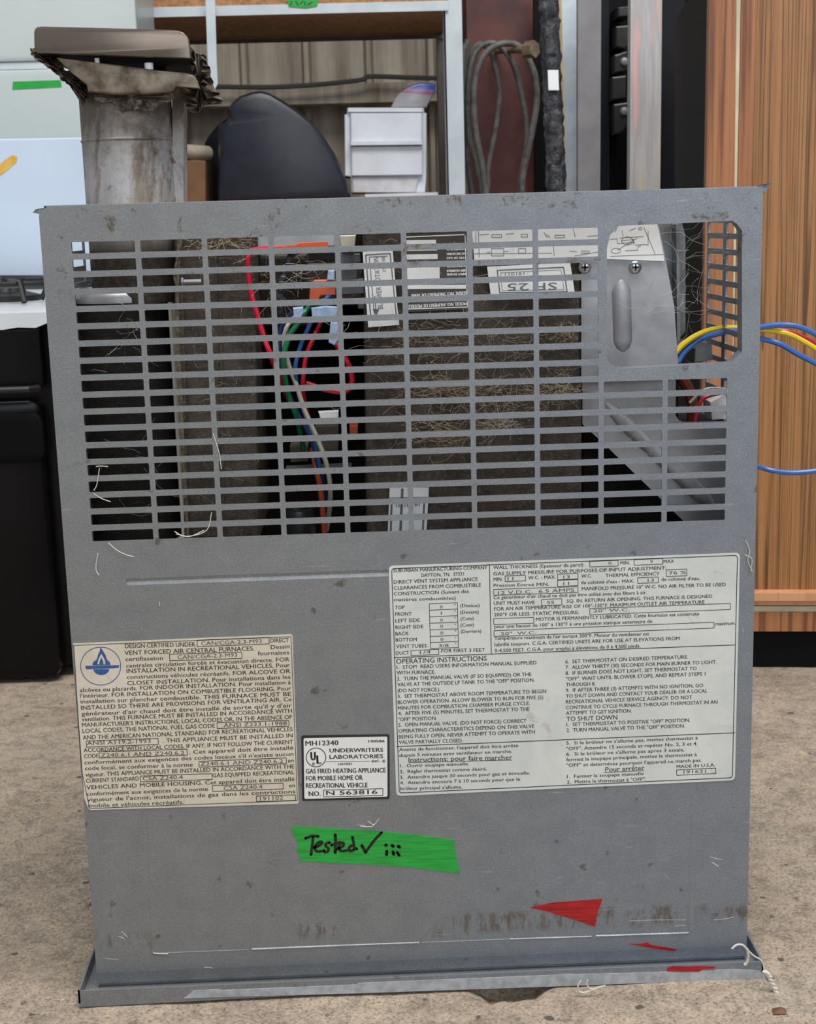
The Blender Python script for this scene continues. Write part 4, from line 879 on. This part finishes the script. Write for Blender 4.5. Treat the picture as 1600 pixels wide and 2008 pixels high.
prof = [(sx0,zrb),(F(12,643,SY)[0],zrb-.002),(F(40,640,SY)[0],zrb),(F(75,641,SY)[0],zrb-.001),(F(100,630,SY)[0],zrb+.004),(xr_,zrb+.004)]
pts = [(a, SY-.012, b) for a, b in prof]+[(xr_, SY-.012, ztp-.006),(sx0, SY-.012, ztp-.006)]
mb.prism(pts, (0,.012,0)); mb.box(sx0, xr_, SY-.006, SY+.48, ztp-.012, ztp, .004); mb.build('cooktop', ENAMEL, RG)
for k, xx in enumerate((F(15,575,SY+.12)[0], F(90,575,SY+.12)[0]+.09)):
    for yy in (SY+.12,):
        mb = MB(); mb.lathe((xx, yy, ztp), [(.035,0),(.035,.006),(.02,.010),(.018,.014)], 24); mb.build('burner', MATB, RG, True)
        mb = MB()
        for a in range(4):
            t = a*math.pi/2+.4; mb.tube([(xx+.02*math.cos(t), yy+.02*math.sin(t), ztp+.022), (xx+.085*math.cos(t), yy+.085*math.sin(t), ztp+.022), (xx+.095*math.cos(t), yy+.095*math.sin(t), ztp+.002)], .003, 6)
        mb.tube([(xx+.07*math.cos(k_*math.pi/12), yy+.07*math.sin(k_*math.pi/12), ztp+.02) for k_ in range(24)], .003, 6, closed=True)
        mb.build('grate', MATB, RG, True)
mb = MB(); LYd = 1.08; mb.prism([F(-160,275,LYd), F(240,268,LYd), F(240,560,LYd), F(-160,560,LYd)], (0,.012,0), .003); mb.build('raised_lid', LID, RG)
mb = MB(); mb.prism([F(-160,541,LYd-.03), F(240,541,LYd-.03), F(240,552,LYd-.03), F(-160,552,LYd-.03)], (0,.03,0), .002); mb.build('rear_trim', MATB, RG)
mb = MB(); mb.px([(-10,330),(12,312),(25,304),(34,308),(32,318),(14,334),(-10,352)], LYd-.0006, .0006); mb.build('tape_residue', simple('ochre_residue', (206,158,60), .7, scale=60, c2=(216,180,100)), RG)
# tall pale enamel cabinet
AY = 1.16
FRZ = empty('enamel_cabinet', (F(50,300,AY)[0], AY+.2, 0), 'tall pale grey-green enamelled cabinet standing behind the raised range lid', 'cabinet')
xa, xb = -.95, F(271,100,AY)[0]; zs = F(60,120,AY)[2]; zs2 = F(60,136,AY)[2]
mb = MB(); mb.box(xa, xb, AY+.012, AY+.18, 0, 1.25, .004); mb.build('body', FREEZ, FRZ)
mb = MB(); mb.box(xa, xb, AY, AY+.012, zs, 1.24, .006); mb.build('door', FREEZ, FRZ, True)
mb = MB(); mb.box(xa, xb, AY, AY+.012, .02, zs2, .006); mb.build('door', FREEZ, FRZ, True)
mb = MB(); mb.box(xa+.01, xb-.004, AY+.003, AY+.012, zs2+.0006, zs-.0006); mb.build('seam_trim', PALE, FRZ)
mb = MB(); mb.px([(25,160),(119,157),(121,171),(24,176)], AY-.0005, .0005); mb.build('green_tape', GREEN, FRZ)['label'] = 'short piece of green tape'

# ================================================================== SHELVING
FY, RY = 1.36, 1.70
SH = empty('steel_shelving', (F(590,300,FY)[0], (FY+RY)/2, 0), 'pale grey steel shelving with chipboard boards in front of the ribbed wall', 'shelving')
def zat(px, py, Y): return F(px, py, Y)[2]
xl_, xr_ = F(270,100,FY)[0], F(907,100,FY)[0]
def post(px0, px1, Y, mat, top=1.2, th=.03):
    a, b = F(px0,100,Y)[0], F(px1,100,Y)[0]; mb = MB()
    mb.box(a, b, Y, Y+.002, 0, top); mb.box(a if px0 > 500 else b-.002, (a+.002) if px0 > 500 else b, Y, Y+th, 0, top); return mb.build('post', mat, SH)
post(271, 291, FY, PALE); post(872, 907, FY, PALE)
xr2 = F(873,200,RY)[0]; mb = MB(); mb.box(F(857,200,RY)[0], xr2, RY-.03, RY, 0, 1.15); mb.build('post', BACKBEAM, SH)
mb = MB(); mb.box(xl_+.01, xl_+.03, RY-.03, RY, 0, 1.15); mb.build('post', BACKBEAM, SH)
zb1 = (zat(350,35,FY)+zat(870,20,FY))/2; zb2 = (zat(350,15,FY)+zat(870,1,FY))/2
mb = MB(); mb.box(xl_+.02, xr_-.02, FY-.004, FY-.001, zb1, zb2); mb.build('front_beam', PALE, SH)
mb = MB(); mb.box(xl_+.005, xr_-.01, FY+.003, RY-.004, zb1+.006, zb1+.020); mb.build('board', CHIP, SH)
mb = MB(); mb.box(xl_+.02, xr_-.02, FY-.002, FY+.012, zb2, zb2+.022); mb.build('board_edge', CHIP, SH)
mb = MB(); zbk = zat(500,84,RY-.035); mb.box(xl_+.005, xr_-.005, RY-.034, RY-.031, zbk, zb1+.004); mb.build('rear_beam', BACKBEAM, SH)
zl = zat(780,389,FY+.05)
mb = MB(); mb.box(xl_+.005, xr_-.01, FY+.003, RY-.004, zl-.016, zl-.002); mb.build('board', CHIP, SH)
mb = MB(); mb.box(xl_+.02, xr_-.02, FY-.004, FY-.001, zl-.05, zl-.003); mb.build('front_beam', PALE, SH)
mb = MB(); mb.px([(562,-4),(624,-4),(622,12),(600,16),(566,13)], FY-.0052, .0006); gt = mb.build('green_tape', GREEN, SH); gt['label'] = 'green tape with smudged handwriting on the upper beam'
mb = MB()
for k_, (a, b) in enumerate((((572,3),(570,10)),((580,2),(584,10)),((588,8),(594,3)),((598,4),(598,10)),((604,9),(612,4)))): stroke(mb, [a, b], 1.0, ID, FY-.0054-.00001*k_)
mb.build('handwriting', MARK, gt)
mb = MB(); mb.prism([F(402,-20,FY-.03), F(421,-20,FY-.03), F(425,120,FY-.03), F(427,165,FY-.03), F(420,178,FY-.03), F(410,172,FY-.03), F(406,100,FY-.03)], (0,.004,0), .001)
tag(mb.build('hanging_strap', PALE), 'thin pale metal strap hanging in front of the shelving, beside the furnace cap', 'strap')
zs_ = zl-.0018
# black moulded part
T2 = TR(350, 0, 2.667)
def drop(pts, Y, z):                                     # outline whose lowest edge is brought onto the board
    P = [F(*p, Y) for p in pts]; return [np.array((p[0], p[1], max(p[2], z))) for p in P]
fen = [(205,1120),(205,700),(203,650),(238,642),(262,610),(254,565),(280,530),(320,498),(380,478),(425,472),(470,482),(540,520),(620,572),(700,640),(760,715),(815,800),(850,870),(880,945),(897,1010),(900,1120)]
pp = drop([T2(*p) for p in fen], FY+.04, zs_)
mb = MB(); mb.prism(pp, (0,.16,0), .014)
bk = drop([T2(*p) for p in [(135,1120),(135,745),(165,700),(205,650),(330,560),(430,560),(430,1120)]], FY+.21, zs_); mb.prism(bk, (0,.05,0), .005)
tag(mb.build('plastic_shroud', FENDER, None, True), 'satin black plastic shroud with a rounded sloping top on the shelf', 'plastic cover')
# white drawers
WB = empty('white_drawer_box', tuple(F(755,386,FY+.12)*(1,1,0)+np.array((0,0,zs_))), 'stack of small white plastic drawers on the shelf right of the black shroud', 'storage box')
BYY = FY+.06
def wbx(name, poly, Y, t, bev, mat=WHITEP, parent=WB): mb = MB(); mb.px([T2(*p) for p in poly], Y, t, bev); return mb.build(name, mat, parent, False)
wbx('casing', [(868,600),(880,598),(882,565),(1284,565),(1286,590),(1298,592),(1298,760),(1296,935),(1290,1008),(905,1008),(900,925),(870,920)], BYY+.010, .13, .002)
wbx('lid', [(884,563),(1280,563),(1280,585),(884,585)], BYY+.004, .12, .002)
wbx('drawer_front', [(898,592),(1276,590),(1276,742),(900,746)], BYY, .014, .003)
wbx('drawer_lip', [(896,740),(1278,736),(1278,756),(898,760)], BYY-.008, .014, .002)
wbx('drawer_front', [(902,766),(1278,762),(1278,915),(904,920)], BYY, .014, .003)
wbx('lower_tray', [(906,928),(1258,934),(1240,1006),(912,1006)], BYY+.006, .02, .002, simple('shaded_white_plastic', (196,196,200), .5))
mb = MB(); P = [F(*T2(*p), BYY-.01) for p in [(975,1016),(1355,1014),(1355,1030),(975,1032)]]; z_ = zs_
mb.box(P[0][0], P[1][0], BYY-.02, BYY+.16, z_, z_+max(P[0][2]-z_, .003)); tag(mb.build('white_sheet', WHITEP), 'flat white plastic sheet lying on the shelf under the small white drawers', 'sheet')
mb = MB(); mb.px([T2(*p) for p in [(1112,562),(1130,515),(1160,480),(1215,445),(1265,430),(1348,438),(1340,470),(1320,520),(1298,562)]], BYY+.02, .012, .004)
bagm, bk_ = new('blue_topped_plastic_bag', .25, 0, .6); xyz = bk_.n('ShaderNodeSeparateXYZ'); bk_.l(bk_.tc.outputs['Object'], xyz.inputs[0])
bk_.base(bk_.ramp(bk_.math('MULTIPLY', bk_.math('ADD', xyz.outputs[2], bk_.math('MULTIPLY', xyz.outputs[0], .10)), 10.0), [(.0, sc((166,164,168))), (.20, sc((150,148,158))), (.22, sc((158,86,110))), (.27, sc((146,124,176))), (.30, sc((70,88,176))), (.5, sc((52,70,160)))]))
tag(mb.build('plastic_bag', bagm, None, True), 'clear plastic bag with a blue and pink top lying on the white drawers', 'bag')
mb = MB(); a = F(*T1(1130,950), FY+.08); b = F(*T1(1300,962), FY+.14); mb.tube([a, b], .0115, 16); tag(mb.build('card_tube', TUBEC, None, True), 'cream cardboard tube lying on the brown box behind the vent pipe', 'tube')
mb = MB(); P = drop([T1(*p) for p in [(1060,1003),(1290,1010),(1292,1330),(1060,1330)]], FY+.06, zs_); mb.prism(P, (0,.14,0), .002); tag(mb.build('cardboard_box', CARD), 'brown cardboard box on the shelf behind the vent pipe', 'box')

# ================================================================== RIGHT BACKGROUND
T3 = TR(860, 0, 2.162)
def tall(name, poly, Y, t, mat, label, cat, bev=0.0, parent=None):
    """upright piece: outline measured down to the furnace rim, its last two points carried on to the floor"""
    P = [F(*T3(*p), Y) for p in poly]; P[-2][2] = 0.0; P[-1][2] = 0.0
    mb = MB(); mb.prism(P, (0,t,0), bev); o = mb.build(name, mat, parent)
    return tag(o, label, cat) if parent is None else o
CB = 1.62
mb = MB(); xa, xb = F(918,200,CB)[0], F(1050,200,CB)[0]
mb.box(xa, xb, CB, CB+.012, 0, 1.3); mb.box((xa+xb)/2-.005, (xa+xb)/2+.005, CB+.012, CB+.14, 0, 1.3); mb.box(xa, xb, CB+.14, CB+.152, 0, 1.3)
tag(mb.build('steel_column', MAROON), 'maroon painted steel building column behind the hung cable', 'column', kind='structure')
mb = MB(); bA, bB = F(*T3(235,218), CB-.001), F(*T3(372,212), CB-.16); mb.tube([bA, bB-(0,0,.0)], .0045, 10); mb.tube([bB-(0,0.0,0), bB+np.array((.012,-.012,0))], .013, 6)
tag(mb.build('hook_bolt', BOLT, None, True), 'long brassy bolt sticking out of the maroon column', 'bolt')
mb = MB(); HY = CB-.085
S = [([(112,185),(100,260),(88,370),(80,480),(78,640),(88,740),(98,840)], .0058, 0), ([(205,850),(185,700),(158,560),(150,450),(155,330),(185,245),(240,195),(300,183),(345,200),(385,260),(410,330),(416,430),(400,540),(375,660),(355,760),(348,850)], .0052, -.025),
     ([(190,850),(160,700),(128,560),(125,400),(138,270),(175,200),(225,182),(270,205),(310,260),(335,330),(355,420),(372,520),(372,620),(350,740),(335,850)], .0046, .01),
     ([(150,850),(125,700),(112,560),(115,400),(122,280),(150,205),(185,188),(222,222),(245,300),(258,380),(252,480),(232,600),(212,700),(200,850)], .0046, .03), ([(120,850),(104,700),(100,560),(104,400),(112,300),(118,200)], .005, .02)]
for k_, (pts, r_, dy) in enumerate(S):
    mb.tube(spline([F(*T3(*p), HY+dy) for p in pts]+([F(*T3(pts[-1][0]-60, 960), HY+dy+.01)]), 6), r_, 10)
tag(mb.build('cable_coil', HOSE, None, True), 'coiled grey rubber cable hung over the bolt on the maroon column', 'cable')
tall('dark_gap_strip', [(404,-40),(470,-40),(480,810),(404,810)], 1.56, .015, DEEPB, 'dark strip added to blacken the gap between the maroon column and the wrapped tube', 'board')  # black strip added so the gap reads dark instead of showing the wall
# crumpled wrapped tube
mb = MB(); YT = 1.17; top = F(*T3(465,-40), YT); bot = F(*T3(500,810), YT); dr = (bot-top)/(top[2]-bot[2]); foot = top+dr*top[2]; vs = []; N = 160; K = 24
for i in range(N+1):
    p = top+(foot-top)*i/N
    for k_ in range(K):
        q = 2*math.pi*k_/K; r_ = .0128+.0032*mnoise.noise(Vector((math.cos(q)*1.6, math.sin(q)*1.6, i*.5)))+.0028*mnoise.noise(Vector((math.cos(q)*4, math.sin(q)*4, i*1.1)))
        vs.append(p+np.array((math.cos(q)*r_, math.sin(q)*r_, 0)))
mb.add(vs, [(i*K+k_, i*K+(k_+1) % K, (i+1)*K+(k_+1) % K, (i+1)*K+k_) for i in range(N) for k_ in range(K)]+[tuple(range(K)), tuple(range(N*K, (N+1)*K))[::-1]])
WT = empty('wrapped_tube', tuple(foot), 'long tube wrapped in crinkled glossy black plastic, right of the hung cable', 'tube')
mb.build('plastic_wrap', WRAP, WT, True)
mb = MB(); mb.px([T3(*p) for p in [(463,297),(508,297),(511,383),(466,383)]], YT-.018, .003, .0005); mb.build('paper_tag', PAPER_W, WT)
tall('wood_batten', [(508,-40),(520,-40),(580,810),(553,810)], 1.19, .012, PINE, 'thin pale wooden batten leaning beside the black wrapped tube', 'batten')
tall('foam_strip', [(518,-40),(588,-40),(590,810),(572,810)], 1.235, .010, FOAM, 'pale blue-white foam strip between the wooden batten and the grey post', 'foam')
tall('grey_post', [(590,-40),(690,-40),(674,810),(585,810)], 1.17, .012, GREYPOST, 'flat warm grey post left of the dark hinge hardware', 'post', .001)
HR = empty('black_hinge_rail', tuple(F(1212,380,1.3)*(1,1,0)), 'black upright rail with hinge hardware between the grey post and the streaked board', 'rail')
tall('rail_back', [(640,-40),(840,-40),(840,810),(640,810)], 1.32, .04, DEEPB, '', '', parent=HR)
tall('rail_edge', [(692,-40),(722,-40),(730,810),(676,810)], 1.28, .03, CHAR, '', '', parent=HR)
for nm, poly in (('hinge_plate', [(752,110),(812,104),(814,190),(790,210),(752,200)]), ('hinge_plate', [(745,232),(800,215),(806,300),(745,312)]), ('hinge_plate', [(735,325),(797,318),(797,418),(735,426)]), ('hinge_plate', [(742,440),(802,432),(804,520),(780,560),(745,572)]), ('hinge_plate', [(760,30),(812,24),(812,70),(760,74)])):
    mb = MB(); mb.px([T3(*p) for p in poly], 1.25, .06, .003); mb.build(nm, simple('hinge_iron', (50,48,50), .4, .4) if 'hinge_iron' not in _M else _M['hinge_iron'], HR)
for x_, y_ in ((788,262),(787,472)):
    mb = MB(); mb.lathe(F(*T3(x_, y_), 1.25), [(.002,-.005),(.005,-.004),(.0065,0)], 12, 'y'); mb.build('hinge_rivet', GALV3, HR, True)
tall('streaked_board', [(815,-40),(948,-40),(935,810),(805,810)], 1.12, .02, STREAK, 'grey board with pinkish and yellow streaks left of the charcoal panel', 'board', .001)
BP = empty('black_appliance', tuple(F(1340,380,1.2)*(1,1,0)), 'tall charcoal and black appliance side next to the oak cabinet', 'appliance')
tall('side_panel', [(950,-60),(1046,-60),(1033,810),(935,810)], 1.20, .03, CHAR, '', '', parent=BP)
tall('recess', [(1030,-60),(1180,-60),(1160,810),(1020,810)], 1.23, .03, DEEPB, '', '', parent=BP)
tall('edge_strip', [(1090,-60),(1180,-60),(1160,810),(1075,810)], 1.215, .012, simple('near_black_strip', (17,17,22), .4), '', '', parent=BP)

# ---- oak cabinet, turned a little toward the left
ang = math.radians(7); nrm = np.array((math.sin(ang), math.cos(ang), 0.0)); pl0 = F(1385, 800, .612); PL = (pl0, nrm)
xdir = np.array((math.cos(ang), -math.sin(ang), 0.0))
OC = empty('oak_cabinet', tuple(pl0*(1,1,0)), 'oak-panelled appliance cabinet with cream inlay strip and rounded sill, right of the furnace', 'cabinet')
def oc(name, poly, off, t, mat, bev=0.0, smooth=False):
    P = [FP(a, b, PL)-nrm*off for a, b in poly]; mb = MB(); mb.prism(P, nrm*t, bev); return mb.build(name, mat, OC, smooth)
# edges measured: trim 1389..1441 at the top, 1382..1438 at the furnace rim
def xline(x0, x360, y): return x0+(x360-x0)*y/360
def vstrip(name, a, b, y0, y1, off, t, mat, bev=0.0): return oc(name, [(xline(*a, y0), y0), (xline(*b, y0), y0), (xline(*b, y1), y1), (xline(*a, y1), y1)], off, t, mat, bev)
vstrip('left_stile', (1390,1383.5), (1443,1439), -60, 1235, .004, .02, OAKT, .0008)
vstrip('inlay_strip', (1442,1438.5), (1452,1445), -60, 1190, .002, .018, CREAM, .0006)
vstrip('inner_stile', (1453,1446), (1480,1473), -60, 1158, .003, .018, OAKT, .0008)
oc('oak_panel', [(1479,-60),(1720,-60),(1700,1158),(1460,1158)], 0, .015, OAK)
oc('sill_moulding', [(1452,1156),(1700,1156),(1700,1172),(1452,1172)], .014, .03, MOLD, .004, True); oc('sill_moulding', [(1452,1172),(1700,1172),(1700,1182),(1452,1182)], .010, .03, MOLD, .003, True)
oc('sill_inlay', [(1440,1186),(1700,1186),(1700,1197),(1440,1197)], .005, .02, CREAM, .001); oc('sill_rail', [(1440,1197),(1700,1197),(1700,1235),(1440,1235)], .007, .02, OAKT, .002)
oc('backing', [(1392,-60),(1700,-60),(1700,1225),(1392,1225)], -.016, .35, DEEPB)
P = [FP(a, 1245, PL)+nrm*.004 for a in (1392, 1700)]; mb = MB(); ztk = FP(1500,1225,PL)[2]
mb.prism([(P[0][0],P[0][1],0),(P[1][0],P[1][1],0),(P[1][0],P[1][1],ztk),(P[0][0],P[0][1],ztk)], nrm*.3); mb.build('toe_base', DEEPB, OC)

# small stones and chips on the floor
random.seed(31)
spots = [((60,1715),'left of the furnace, about level with the green tape'),((45,1965),'at the lower left, left of the furnace tray corner'),((1515,1795),'right of the furnace, just above the tray corner'),((1560,1760),'at the right edge of the floor, furthest right of all'),
         ((640,1990),'in front of the left half of the furnace tray'),((75,1570),'left of the cream certification label')]
prot = None
for i, ((a, b), where) in enumerate(spots):
    g = G(a, b)
    if prot is None:
        mb = MB(); K = 8; vs = []
        for lv, (rr, zz) in enumerate(((1,0),(.8,.45),(.35,.65))):
            for k_ in range(K): q = 2*math.pi*k_/K; u = rr*(1+.25*math.sin(k_*2.3)); vs.append(np.array((math.cos(q)*u*.0032, math.sin(q)*u*.0026, zz*.0028)))
        mb.add([v+g for v in vs], [(l*K+k_, l*K+(k_+1)%K, (l+1)*K+(k_+1)%K, (l+1)*K+k_) for l in range(2) for k_ in range(K)]+[tuple(range(2*K, 3*K)), tuple(range(K))[::-1]])
        prot = mb.build('pebble', simple('grit', (150,142,132), .9, scale=80, c2=(96,88,80)), None); o = prot
    else:
        o = prot.copy(); COL.objects.link(o)
    o.location = (g[0], g[1], -.0005); s_ = random.uniform(.45, 1.0); o.scale = (s_, s_, s_); o.rotation_euler = (0, 0, random.uniform(0, 6))
    tag(o, 'tiny loose grit stone '+where, 'stone', 'grit stones on the concrete')
